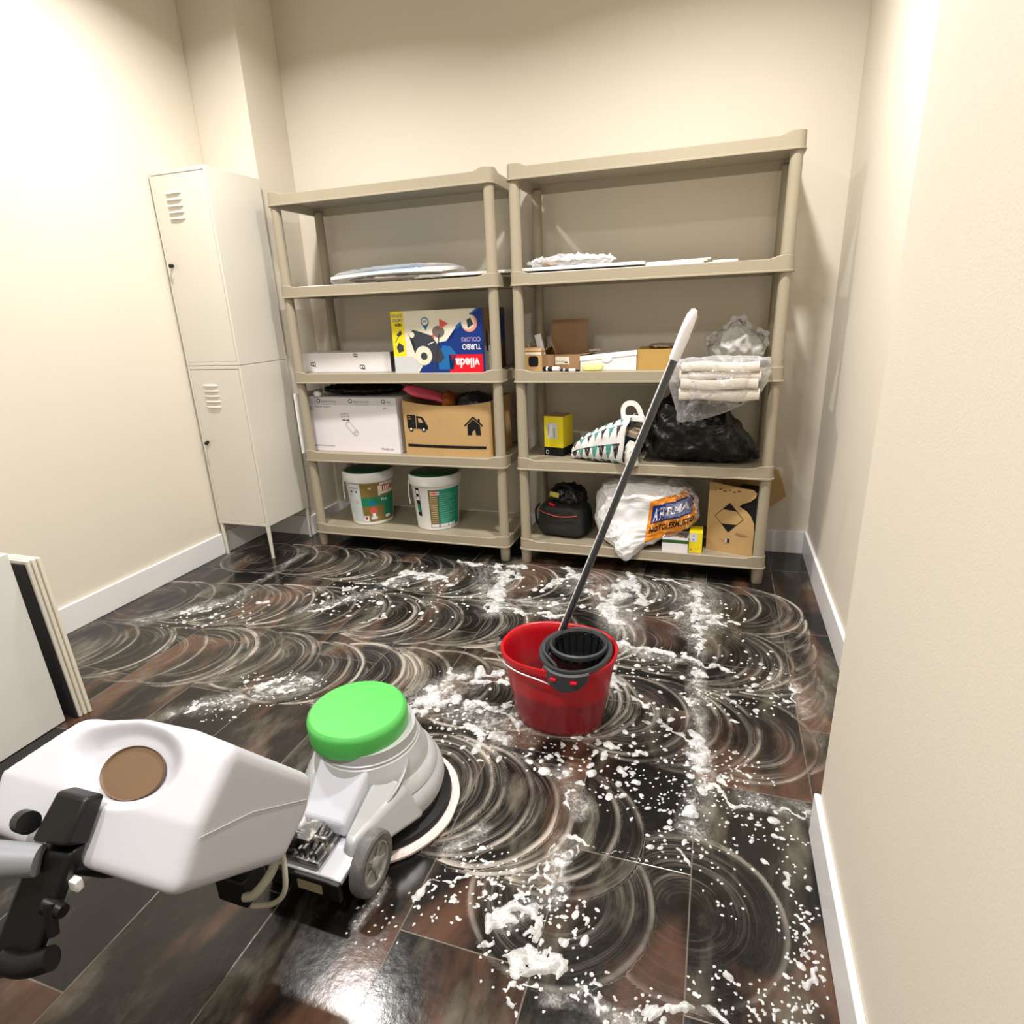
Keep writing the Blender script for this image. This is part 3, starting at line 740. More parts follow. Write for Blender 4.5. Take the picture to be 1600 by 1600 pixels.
def moving_box():
    t = thing('moving_box', 'open brown moving box printed with a black van and a house', 'box', (0.815, 0.205, SZ[1]), R(-1))
    bm = bmesh.new(); hw, hd, h = .236, .145, .272; n = 16
    # front wall bows and sags a little along its top edge
    for side in (-1, 1):
        rs = []
        for k in range(n + 1):
            x = -hw + 2 * hw * k / n; s = 4 * (k / n) * (1 - k / n); z = h - .022 * s if side < 0 else h
            y = side * hd - (0.012 * s if side < 0 else 0)
            rs.append([(x, y, 0), (x, y - .0 + (.004 if side < 0 else -.004), 0), (x, y + (.004 if side < 0 else -.004), z), (x, y, z)])
        rings(bm, rs)
    bx(bm, -hw, -hw + .004, -hd, hd, 0, h); bx(bm, hw - .004, hw, -hd, hd, 0, h); bx(bm, -hw, hw, -hd, hd, 0, .004)
    obj('carton', bm, CARD, t, smooth=True, angle=30)
    p = Print((-hw, -hd, 0), (1, 0, 0), (0, 0, 1))
    def post(a, b, l):
        s = 4 * (a / (2 * hw)) * (1 - a / (2 * hw)); return Vector((-hw + a, -hd - .012 * s - l - .0008, b))
    p.post = post
    for k in range(12): p.rect(.015 + .425 * k / 12, .015 + .425 * (k + 1) / 12, .042, .056, INK)
    v = lambda a, b: (.022 + a * .115, .118 + b * .085)
    p.poly([v(0, .2), v(.42, .2), v(.42, 1), v(0, 1)], INK); p.poly([v(.46, .2), v(1.0, .16), v(1.02, .35), v(.92, .52), v(.80, .85), v(.68, .92), v(.46, .95)], INK)
    for c_ in (.17, .80): p.disc(*v(c_, .16), .012, INK, 1); p.disc(*v(c_, .16), .0065, PAPER, 2)
    p.poly([v(.56, .58), v(.80, .55), v(.70, .80), v(.56, .82)], CARD, 1); p.line([v(.05, .88), v(.18, .88)], .004, CARD, 1); p.line([v(.05, .76), v(.22, .76)], .004, CARD, 1)
    g = lambda a, b: (.335 + a * .092, .110 + b * .092)
    p.poly([g(.16, 0), g(.40, 0), g(.40, .34), g(.62, .34), g(.62, 0), g(.88, 0), g(.86, .52), g(.5, .84), g(.16, .52)], INK)
    p.line([g(.0, .48), g(.5, .95)], .007, INK); p.line([g(.5, .95), g(1.0, .48)], .007, INK); p.poly([g(.75, .70), g(.86, .60), g(.86, .86), g(.75, .86)], INK)
    p.done('printed_artwork', t)
moving_box()
# ---------------------------------------------------------------- soft shapes
def fold(p, scale, seed, sharp=1.0):
    v = Vector((p[0], p[1], p[2])) * scale + Vector((seed * 3.1, seed * 1.7, seed * 5.3))
    a = 1 - abs(noise.noise(v) * 2); b = 1 - abs(noise.noise(v * 2.1 + Vector((5, 1, 2))) * 2)
    return (a * a * 0.7 + b * b * 0.3) * sharp - 0.4
def soft(bm, amp, scale, seed, stretch=(1, 1, 1), zmin=None, zmax=None, xr=None, yr=None):
    _soft[0] = True; bm.normal_update(); D = []
    for v in bm.verts:
        q = (v.co.x * stretch[0], v.co.y * stretch[1], v.co.z * stretch[2]); D.append(v.normal * (amp * fold(q, scale, seed)))
    for v, d in zip(bm.verts, D):
        v.co += d
        if zmin is not None: v.co.z = max(zmin, v.co.z)
        if zmax is not None: v.co.z = min(zmax, v.co.z)
        if yr: v.co.y = min(max(v.co.y, yr[0]), yr[1])
        if xr: v.co.x = min(max(v.co.x, xr[0]), xr[1])
def ball(sub=5):
    bm = bmesh.new(); bmesh.ops.create_icosphere(bm, subdivisions=sub, radius=1.0); return bm
def plasticbag_mat(name, color, rough, trans=0.0):
    return M(name, color, rough, var=0.03, spec=0.6, trans=trans)
TRASH = M('black_refuse_film', (0.004, 0.004, 0.0045), 0.3, spec=0.4)
WBAG = M('white_bag_film', (0.74, 0.73, 0.74), 0.35, spec=0.5)
def clear_mat(name='clear_film', base=0.16, edge=.55, crease=.30):
    m = bpy.data.materials.new(name); m.use_nodes = True; t = NT(m); n = t.n; out = n['Material Output']
    t.b.inputs['Base Color'].default_value = (.9, .9, .92, 1); t.b.inputs['Roughness'].default_value = 0.12; t.b.inputs['Specular IOR Level'].default_value = 1.0
    tr = n.new('ShaderNodeBsdfTransparent'); tr.inputs[0].default_value = (.97, .97, .97, 1)
    mx = n.new('ShaderNodeMixShader'); lw = n.new('ShaderNodeLayerWeight'); lw.inputs[0].default_value = 0.35
    tc = t.add('ShaderNodeTexCoord'); f = t.ramp(t.noise(tc.outputs['Object'], 28, 4, .6, 1.5), .5, .72)
    fac = t.math('ADD', t.math('MULTIPLY', lw.outputs['Facing'], edge), t.math('ADD', t.math('MULTIPLY', f, crease), base), clamp=True)
    t.l(fac, mx.inputs[0]); t.l(tr.outputs[0], mx.inputs[1]); t.l(t.b.outputs[0], mx.inputs[2]); t.l(mx.outputs[0], out.inputs['Surface'])
    return m
CLEAR = clear_mat('clear_film', .05)

# inside the moving box
bm = bmesh.new()
rs = []; cpts = curve_pts([(0.588, 0.10, 0.850), (0.625, 0.10, 0.838), (0.67, 0.13, 0.815), (0.74, 0.16, 0.79), (0.80, 0.19, 0.75)], 8); N = len(cpts)
for i, c_ in enumerate(cpts):
    s = i / (N - 1); ry, rz = .030 - .006 * s + .004 * math.sin(9 * s), .017 + .008 * math.sin(s * 3)
    if i == 0: ry *= .8; rz *= .8
    rs.append([(c_.x + (.006 * math.sin(3 * a) if i < 3 else 0), c_.y + ry * math.cos(a), c_.z + rz * math.sin(a) * (1 + .3 * math.sin(3 * a + i * .2))) for a in [2 * math.pi * k / 18 for k in range(18)]])
rings(bm, rs); soft(bm, .004, 40, 3)
tag(obj('rubber_glove', bm, M('pink_rubber', (.80, .10, .18), .45)), 'pink rubber glove poking out of the open brown moving box', 'glove')
bm = ball(4)
for v in bm.verts: v.co = Vector((0.78 + v.co.x * .035, 0.18 + v.co.y * .05, 0.775 + v.co.z * .05))
soft(bm, .008, 30, 8); tag(obj('orange_cloth', bm, M('burnt_orange_cloth', (.35, .09, .02), .7)), 'burnt orange cloth bundle inside the open moving box', 'cloth')
bm = ball(5)
for v in bm.verts: v.co = Vector((0.90 + v.co.x * .11, 0.22 + v.co.y * .09, 0.72 + v.co.z * .10))
soft(bm, .014, 18, 12); tag(obj('dark_bag', bm, M('dark_grey_film', (.03, .03, .032), .4)), 'dark plastic bundle filling the right of the open moving box', 'bag')
# black film lying over the white shipping carton
bm = ball(5)
for v in bm.verts: v.co = Vector((0.275 + v.co.x * .235, 0.215 + v.co.y * .11, 0.8335 + v.co.z * .022))
soft(bm, .020, 22, 5, zmin=.8055, zmax=.868, xr=(.055, .52)); tag(obj('black_film', bm, TRASH), 'crumpled black plastic film lying on the white shipping carton', 'plastic film')
bm = bmesh.new(); lathe(bm, [(0, 0), (.018, .002), (.022, .018), (.012, .034), (0, .036)], (0, 0, 0), 14, cap0=False, cap1=False)
soft(bm, .004, 60, 2, zmin=0); tag(obj('white_rag', bm, WHITE, loc=(.078, .085, .8062)), 'small white crumpled rag at the left end of the shipping carton top', 'rag')
# thin white board in the gap between locker and shelves
bm = bmesh.new(); bx(bm, -.012, -.004, 0.004, .25, .52, .83); tag(obj('thin_board', bm, WHITE, smooth=False), 'thin white board squeezed between the lower locker and the left shelving', 'board')

# ---- paint tubs
def tub(x, y, label, kind, rot):
    t = thing('paint_tub', label, 'paint tub', (x, y, SZ[0]), rot, 'paint tubs on the bottom shelf')
    bm = bmesh.new(); lathe(bm, [(0, 0), (.094, 0), (.098, .004), (.113, .225), (.117, .232)], seg=64, cap0=False)
    tubm = M('tub_white', (.76, .76, .74), .35); obj('tub_body', bm, tubm, t)
    bm = bmesh.new(); lathe(bm, [(.113, .222), (.1215, .222), (.1235, .226), (.1245, .262), (.121, .268), (.114, .268), (.112, .262), (0, .262)], seg=64, cap0=False)
    obj('lid_rim', bm, tubm, t)
    bm = bmesh.new(); lathe(bm, [(0, 0), (.1115, 0), (.1115, .004), (.106, .006), (0, .006)], (0, 0, .262), seg=48, cap0=False, cap1=False); obj('lid', bm, M('lid_green', (.012, .12, .05), .35), t)
    bm = bmesh.new(); tube(bm, [(-.1245, .006 + .0, .235), (-.128, 0, .16), (-.124, -.02, .12)], .0025, 8); obj('handle', bm, M('tub_white', 0), t)
    p = Print((0, 0, 0), (1, 0, 0), (0, 0, 1))
    def post(a, b, l):
        r = .098 + (b - .004) * (.015 / .221) + l; th = a / .108; return Vector((r * math.sin(th), -r * math.cos(th), b))
    p.post = post
    def R_(a0, a1, b0, b1, m, l=0): p.rect(a0, a1, b0, b1, m, l, nx=max(1, int(abs(a1 - a0) / .006)))
    if kind == 0:
        R_(-.035, .150, .018, .216, OLIVE); R_(-.035, .150, .100, .145, PGREEN, 1); R_(.075, .15, .03, .145, PGREEN, 1)
        R_(-.10, -.037, .02, .218, M('pale_blue_label', (.55, .62, .62), .4)); R_(-.095, -.045, .196, .210, PAPER, 1); R_(-.095, -.045, .193, .195, INK, 2)
        for k in range(2): p.disc(-.085 + .03 * k, .175, .005, INK, 2)
        p.disc(-.06, .125, .007, RED, 2); p.disc(-.06, .125, .005, PAPER, 3)
        R_(.058, .15, .156, .214, CREAMP, 2); R_(.048, .058, .150, .20, CREAMP, 2); p.text('TITAN', .062, .168, .085, .036, M('dark_red_ink', (.35, .01, .02), .4), 3, bold=.04)
        p.text('Pro', .062, .122, .03, .014, PAPER, 3); R_(-.034, -.006, .020, .050, PAPER, 2); p.disc(-.02, .038, .007, M('dark_red_ink', 0), 3)
        R_(.012, .028, .036, .062, PAPER, 2); R_(.004, .036, .030, .045, M('pale_blue_label', 0), 1); p.disc(.018, .076, .017, M('coral_print', 0), 1); p.disc(.014, .115, .011, BLUE2, 2); p.disc(.014, .132, .006, PGREEN, 3)
        p.text('II', .004, .185, .012, .012, CREAMP, 2); R_(.08, .11, .03, .045, PAPER, 2)
    else:
        R_(-.040, .004, .016, .205, OLIVE); R_(.0, .125, .016, .205, M('label_teal', (.012, .26, .17), .35)); R_(-.041, -.039, .014, .206, INK, 1); R_(.001, .003, .016, .205, INK, 1)
        R_(-.032, .008, .180, .196, PAPER, 2); R_(-.030, -.006, .183, .193, M('coral_print', 0), 3); p.text('PRO', -.004, .184, .011, .008, INK, 3)
        for k in range(13): R_(-.034, -.004, .042 + k * .0105, .0435 + k * .0105, CREAMP, 2)
        for k in range(14): R_(.010, .055 + .05 * ((k * 7) % 5) / 5, .044 + k * .0105, .0458 + k * .0105, M('mint_ink', (.25, .55, .42), .4), 2)
        R_(-.038, -.002, .018, .033, PAPER, 2); R_(.004, .045, .018, .033, PAPER, 2); R_(.05, .085, .018, .033, PAPER, 2)
        R_(-.112, -.088, .07, .21, INK, 1); R_(-.108, -.09, .15, .20, PAPER, 2); R_(-.108, -.092, .09, .13, PGREEN, 2); p.disc(-.099, .175, .008, INK, 3)
    p.done('printed_label', t); t.scale = (1.13, 1.13, 1.10)
tub(0.272, 0.172, 'white paint tub with olive, green and red label, the left one of two', 0, R(24))
tub(0.672, 0.170, 'white paint tub with brown and teal text label, the right one of two', 1, R(28))

# ---- level 4, both units
def sheet(name, label, cat, x0, x1, y0, y1, z0, h, mat, rot=0, group=None, tilt=0):
    bm = bmesh.new(); hw, hd = (x1 - x0) / 2, (y1 - y0) / 2; bx(bm, -hw, hw, -hd, hd, 0, h)
    o = obj(name, bm, mat, smooth=False, loc=((x0 + x1) / 2, (y0 + y1) / 2, z0), rot=(0, tilt, rot), bevel=.001); tag(o, label, cat, group); return o
sheet('foam_board', 'white foam board on the left unit, its corner sticking out at the left end', 'board', .055, .42, .06, .29, SZ[3], .006, WHITE, R(-4), 'flat white boards')
sheet('foam_board', 'thin white foam board lying at an angle under the plastic packet', 'board', .07, .50, .062, .27, SZ[3] + .0065, .006, WHITE, R(1), 'flat white boards')
sheet('foam_board', 'long white board bridging the gap between the two shelving units', 'board', .70, 1.742, .07, .27, 1.354, .012, WHITE, 0, 'flat white boards')
sheet('foam_board', 'white board edge below the long one at the right unit', 'board', 1.24, 2.10, .055, .27, SZ[3] + .001, .010, WHITE, R(.4), 'flat white boards')
for k in range(3):
    sheet('wood_slat', ('top', 'middle', 'bottom')[2 - k] + ' one of three beige slats fanned on the right unit upper shelf', 'slat', 1.745 - .0, 2.0 - .012 * (2 - k), .10 + .012 * k, .20 + .012 * k, 1.3465 + .0062 * k, .0056, CREAMP, R(1.2 * k), 'beige slats', tilt=R(-.5 * k))
sheet('foam_board', 'small white strip lying right of the beige slats', 'board', 2.01, 2.105, .09, .2, 1.3465, .007, WHITE, R(1), 'flat white boards')
# packet
t = thing('plastic_packet', 'clear plastic packet holding blue and white sheeting on the left unit', 'packet', (.57, .15, 1.347))
bm = ball(5)
for v in bm.verts:
    sg = lambda q: math.copysign(abs(q) ** .6, q)
    x = sg(v.co.x) * .345; v.co = Vector((x, sg(v.co.y) * .125, (max(v.co.z, -.55) + .55) * .045 + .006 * (x / .3)))
soft(bm, .010, 16, 4, zmin=.0005, yr=(-.13, .13)); obj('wrapper', bm, clear_mat('packet_film', .02, .28, .12), t)
bm = bmesh.new(); n = 24; rs = []
for i in range(n + 1):
    x = -.30 + .58 * i / n; h = .020 + .014 * math.sin(2.6 * i / n); th = .012
    rs.append([(x, -.105, h), (x, .10, h + .02), (x, .10, h + th + .022), (x, -.105, h + th)])
rings(bm, rs); o = obj('contents', bm, [M('sky_blue_sheet', (.12, .40, .72), .4), WHITE], t)
for p_ in o.data.polygons:
    c_ = p_.center; p_.material_index = 1 if (c_.x > .13 or c_.x < -.24 or c_.y < -.10) else 0
bm = ball(4)
for v in bm.verts: v.co = Vector((v.co.x * .26, v.co.y * .10, .017 + v.co.z * .014))
soft(bm, .008, 25, 6, zmin=.002); obj('padding', bm, M('beige_padding', (.40, .33, .27), .6), t)
# crumpled clear film
bm = ball(5)
for v in bm.verts: v.co = Vector((1.42 + v.co.x * .20, .17 + v.co.y * .085, 1.388 + v.co.z * .022))
soft(bm, .026, 20, 9, zmin=1.3665, yr=(.06, .28)); tag(obj('clear_film', bm, clear_mat('clear_film_loose', .22)), 'crumpled clear plastic film lying on the long white board', 'plastic film')
bm = ball(3)
for v in bm.verts: v.co = Vector((1.33 + v.co.x * .05, .15 + v.co.y * .04, 1.379 + v.co.z * .012))
tag(obj('wrapped_item', bm, M('tan_wrap', (.45, .32, .20), .6)), 'small tan item wrapped inside the crumpled clear film', 'package')

# ---- level 3, right unit
t = thing('window_carton', 'small brown carton with a rounded dark window and open flaps', 'box', (1.243, .165, SZ[2]), R(-2))
bm = bmesh.new(); open_carton(bm, .040, .032, .088); flap(bm, (-.040, -.032, .088), (.040, -.032, .088), (0, .012, .014)); flap(bm, (-.040, .032, .088), (-.040, -.032, .088), (-.016, 0, .028)); flap(bm, (-.03, .032, .088), (.040, .032, .088), (0, -.02, .035))
obj('carton', bm, CARD, t, smooth=False)
p = Print((-.040, -.032, 0), (1, 0, 0), (0, 0, 1)); p.poly([(.016 + .048 * (.5 + .5 * c_), .018 + .048 * (.5 + .5 * s_)) for c_, s_ in [(math.copysign(abs(math.cos(a)) ** .5, math.cos(a)), math.copysign(abs(math.sin(a)) ** .5, math.sin(a))) for a in [2 * math.pi * k / 28 for k in range(28)]]], INK); p.rect(.002, .078, .072, .082, CREAMP); p.done('window', t)
bm = bmesh.new(); bx(bm, -.03, .03, -.024, .02, .06, .105); obj('bubble_wrap', bm, M('grey_wrap', (.45, .42, .40), .3), t, bevel=.008)
t = thing('opened_carton', 'opened brown carton with a white shipping label and tall raised lid', 'box', (1.375, .215, SZ[2]), R(-6))
bm = bmesh.new(); open_carton(bm, .095, .070, .070); flap(bm, (-.095, .070, .070), (.085, .070, .070), (0, .012, .150), .003); flap(bm, (.095, -.07, .070), (.095, .07, .070), (.045, 0, .006)); flap(bm, (-.03, -.05, .070), (-.03, .02, .070), (-.028, 0, .065)); flap(bm, (-.095, .06, .07), (-.095, -.06, .07), (.028, 0, .03))
obj('carton', bm, CARDD, t, smooth=False)
p = Print((-.095, -.07, 0), (1, 0, 0), (0, 0, 1)); p.rect(.070, .138, .026, .060, CREAMP); p.text('SKU 4471', .075, .036, .04, .006, GREYINK, 1); p.rect(.115, .130, .032, .038, INK, 1); p.line([(.066, 0), (.066, .07)], .0016, INK, 1); p.done('shipping_label', t)
bm = bmesh.new(); bx(bm, -.078, -.048, -.045, -.040, .03, .150, mat=Matrix.Rotation(R(-14), 4, 'Y')); tag(obj('white_card', bm, PAPER, loc=(1.352, .21, SZ[2] + .03), smooth=False), 'white folded card standing up out of the opened brown carton', 'card')
def pen(x0, y0, x1, y1, r, label, dark=True, z=None):
    t = thing('marker_pen', label, 'marker', (x0, y0, (z or SZ[2]) + r + .0005), math.atan2(y1 - y0, x1 - x0), 'markers in front of the cartons'); L = math.hypot(x1 - x0, y1 - y0)
    m = Matrix.Rotation(R(90), 4, 'Y')
    bm = bmesh.new(); lathe(bm, [(r * .8, 0), (r, .003), (r, L * .62), (r * .6, L * .66), (r * .35, L * .7)], seg=18, mat=m); obj('barrel', bm, BLACK if dark else PAPER, t)
    bm = bmesh.new(); lathe(bm, [(r * 1.05, L * .60), (r * 1.05, L * .96), (r * .8, L)], seg=18, mat=m); obj('cap', bm, PAPER if dark else BLACK, t)
    bm = bmesh.new(); lathe(bm, [(r * 1.08, L * .22), (r * 1.08, L * .32)], seg=18, mat=m); obj('band', bm, WHITE if dark else INK, t)
pen(1.300, .095, 1.38, .075, .011, 'black marker pen with white ring, leftmost before the opened carton')
pen(1.385, .070, 1.455, .060, .007, 'black and white slim marker, the middle one of three')
pen(1.43, .095, 1.475, .050, .005, 'small white-capped marker touching the white carton', False)
t = thing('white_carton', 'white lidded carton with a small tuck tab, beside the yellow sponge', 'box', (1.590, .195, SZ[2]))
bm = bmesh.new(); hexa(bm, [(-.125, -.075, 0), (.125, -.075, 0), (.125, .075, 0), (-.125, .075, 0)], [(-.125, -.075, .052), (.125, -.075, .068), (.125, .075, .068), (-.125, .075, .052)]); obj('carton', bm, PAPER, t, smooth=False, bevel=.001)
bm = bmesh.new(); hexa(bm, [(-.1265, -.0775, .042), (.1265, -.0775, .065), (.1265, .0765, .065), (-.1265, .0765, .042)], [(-.1265, -.0775, .062), (.1265, -.0775, .084), (.1265, .0765, .084), (-.1265, .0765, .062)])
vs = [bm.verts.new(q) for q in ((-.026, -.0785, .058), (.018, -.0785, .062), (.018, -.0785, .045), (.004, -.0785, .036), (-.008, -.0785, .034), (-.026, -.0785, .041))]; bm.faces.new(vs)
obj('lid', bm, M('white_lid_card', (.80, .78, .80), .5), t, smooth=False)
t = thing('kraft_carton', 'plain ochre carton right of the white lidded carton, scraps on top', 'box', (1.800, .195, SZ[2]), R(-1))
bm = bmesh.new(); open_carton(bm, .080, .07, .080); flap(bm, (-.08, -.07, .080), (.08, -.07, .080), (0, .11, .010)); obj('carton', bm, M('ochre_card', (.44, .27, .07), .65), t, smooth=False)
bm = ball(4)
for v in bm.verts: v.co = Vector((1.815 + v.co.x * .055, .19 + v.co.y * .04, 1.022 + v.co.z * .008))
soft(bm, .012, 50, 7, zmin=1.0145); tag(obj('paper_scrap', bm, M('grey_brown_paper', (.32, .26, .20), .6)), 'crumpled paper scrap lying on top of the ochre carton', 'paper')
bm = ball(4)
for v in bm.verts:
    sg = lambda q: math.copysign(abs(q) ** .55, q)
    v.co = Vector((sg(v.co.x) * .047, sg(v.co.y) * .025, .018 + sg(v.co.z) * .017))
tag(obj('sponge', bm, M('pale_yellow_sponge', (.80, .78, .30), .8, bump=.5, bscale=300), loc=(1.530, .075, SZ[2] + .001)), 'small pale yellow sponge on the shelf before the white carton', 'sponge')
bm = bmesh.new(); vs = [bm.verts.new(q) for q in ((-.03, 0, .030), (.03, .0, .034), (.01, .0, 0), (-.002, 0, 0))]; f = bm.faces.new(vs); r_ = bmesh.ops.extrude_face_region(bm, geom=[f]); [setattr(v, 'co', v.co + Vector((0, .004, 0))) for v in r_['geom'] if isinstance(v, bmesh.types.BMVert)]
tag(obj('paper_funnel', bm, CREAMP, loc=(1.50, .285, SZ[2] + .05), smooth=False), 'pale folded paper piece behind the white lidded carton', 'paper')
bm = bmesh.new(); bx(bm, -.05, .05, -.012, .012, 0, .05); tag(obj('paper_block', bm, CARDD, loc=(1.50, .29, SZ[2]), smooth=False), 'low brown block behind the white lidded carton', 'block')

# crumpled white carrier bag with loops
t = thing('carrier_bag', 'crumpled translucent white carrier bag with its handles sticking up', 'bag', (2.135, .20, SZ[2]))
bm = ball(5)
for v in bm.verts:
    c_ = v.co.copy(); z = (c_.z + 1) / 2; w_ = .112 - .030 * z
    v.co = Vector((c_.x * w_ * (1 + .16 * math.sin(5 * z + c_.x)), c_.y * .075, z * .180))
soft(bm, .030, 17, 31, stretch=(1, 1, .8), zmin=.001); obj('bag_body', bm, M('milky_film', (.58, .57, .55), .35, trans=.25), t)
for pts, r0 in (([(-.05, 0, .12), (-.055, -.01, .165), (-.02, -.01, .205), (.025, 0, .19), (.035, 0, .13)], .013), ([(-.055, .0, .14), (-.10, -.01, .145), (-.13, -.01, .12), (-.125, 0, .09)], .009), ([(.05, 0, .11), (.075, -.01, .15), (.105, -.01, .13), (.10, 0, .075)], .012)):
    bm = bmesh.new(); P_ = curve_pts(pts, 7); tube(bm, P_, [r0 * (1 + .45 * math.sin(i * 1.1)) for i in range(len(P_))], 10); soft(bm, .008, 45, 4); obj('bag_handle', bm, M('milky_film', 0), t)

# clear bag with folded cloths hanging over the shelf front
t = thing('clear_bag', 'clear plastic bag of folded cloths hanging over the front of the shelf', 'bag', (2.065, -.01, .87))
out = [(-.19, .105), (-.10, .118), (.05, .120), (.185, .112), (.192, .05), (.165, -.02), (.09, -.075), (-.005, -.118), (-.09, -.142), (-.155, -.148), (-.168, -.08), (-.20, .02)]
P3 = [Vector((a, b, 0)) for a, b in out]; dense = []
for i in range(len(P3)):
    for k in range(6): dense.append(P3[i].lerp(P3[(i + 1) % len(P3)], k / 6))
rs = []
for k in range(15):
    s = k / 14; d = .004 + .125 * (1 - math.cos(s * math.pi / 2)) if s < 1 else .129
    q = math.cos(s * math.pi / 2) ** .45 if s < 1 else .12
    rs.append([(p_.x * q, -(.003 + .125 * s), (p_.y + .0) * q) for p_ in dense])
rings(bm := bmesh.new(), rs); bmesh.ops.triangulate(bm, faces=[f for f in bm.faces if len(f.verts) > 4])
soft(bm, .012, 24, 14, yr=(-.14, -.0035)); obj('film', bm, CLEAR, t)
for i, (z0, z1, dy) in enumerate(((-.048, .002, .0), (-.004, .040, .012), (.033, .070, .004), (.064, .100, .014))):
    bm = bmesh.new(); rs = []
    hz = (z1 - z0) / 2 * .96; zc = (z0 + z1) / 2; x0, x1 = -.152 + .006 * (i % 2), .150 - .008 * (i % 2); n = 20
    for k in range(n + 1):
        x = x0 + (x1 - x0) * k / n; ring = []
        for a in range(20):
            th = 2 * math.pi * a / 20; c_, s_ = math.cos(th), math.sin(th)
            ring.append((x, -.056 + math.copysign(abs(c_) ** .3, c_) * .042 - dy * .5, zc + math.copysign(abs(s_) ** .3, s_) * hz * (1 + .05 * math.sin(k * .9 + i)) + .004 * math.sin(k * .35 + i * 2)))
        rs.append(ring)
    rings(bm, rs); o = obj('cleaning_cloth', bm, M('beige_cloth', (.60, .545, .47), .85, bump=.6, bscale=220), loc=(2.065, -.01, .87))
    tag(o, ('lowest', 'second lowest', 'second highest', 'topmost')[i] + ' folded beige cloth inside the clear hanging bag', 'cloth', 'folded beige cloths in the clear bag')
bm = bmesh.new(); bx(bm, -.11, .09, -.07, -.02, -.062, -.047); tag(obj('brown_strip', bm, M('brown_plum', (.16, .10, .09), .6), loc=(2.065, -.01, .87), bevel=.003), 'dark brown strip below the folded cloths in the clear bag', 'strip')

# ---- level 2, right unit
t = thing('yellow_carton', 'upright yellow carton with black foot on the middle shelf', 'box', (1.342, .19, SZ[1]), R(-12))
bm = bmesh.new(); bx(bm, -.050, .050, -.055, .055, .042, .190); obj('carton', bm, YEL, t, smooth=False, bevel=.001)
bm = bmesh.new(); bx(bm, -.050, .050, -.055, .055, 0, .042); obj('black_foot', bm, INK, t, smooth=False)
bm = bmesh.new(); bx(bm, -.049, .049, -.054, .054, .190, .1925); obj('dark_top', bm, CARDD, t, smooth=False)
p = Print((-.05, -.055, 0), (1, 0, 0), (0, 0, 1)); p.rect(.016, .070, .085, .160, M('pale_label', (.62, .64, .66), .4)); p.rect(.052, .056, .09, .135, INK, 1); p.line([(.022, .10), (.022, .15)], .002, GREYINK, 1); p.rect(.03, .044, .095, .15, WHITE, 1); p.line([(.01, .010), (.022, .010), (.022, .026), (.01, .026), (.01, .010)], .0015, PAPER); p.done('printed_label', t)

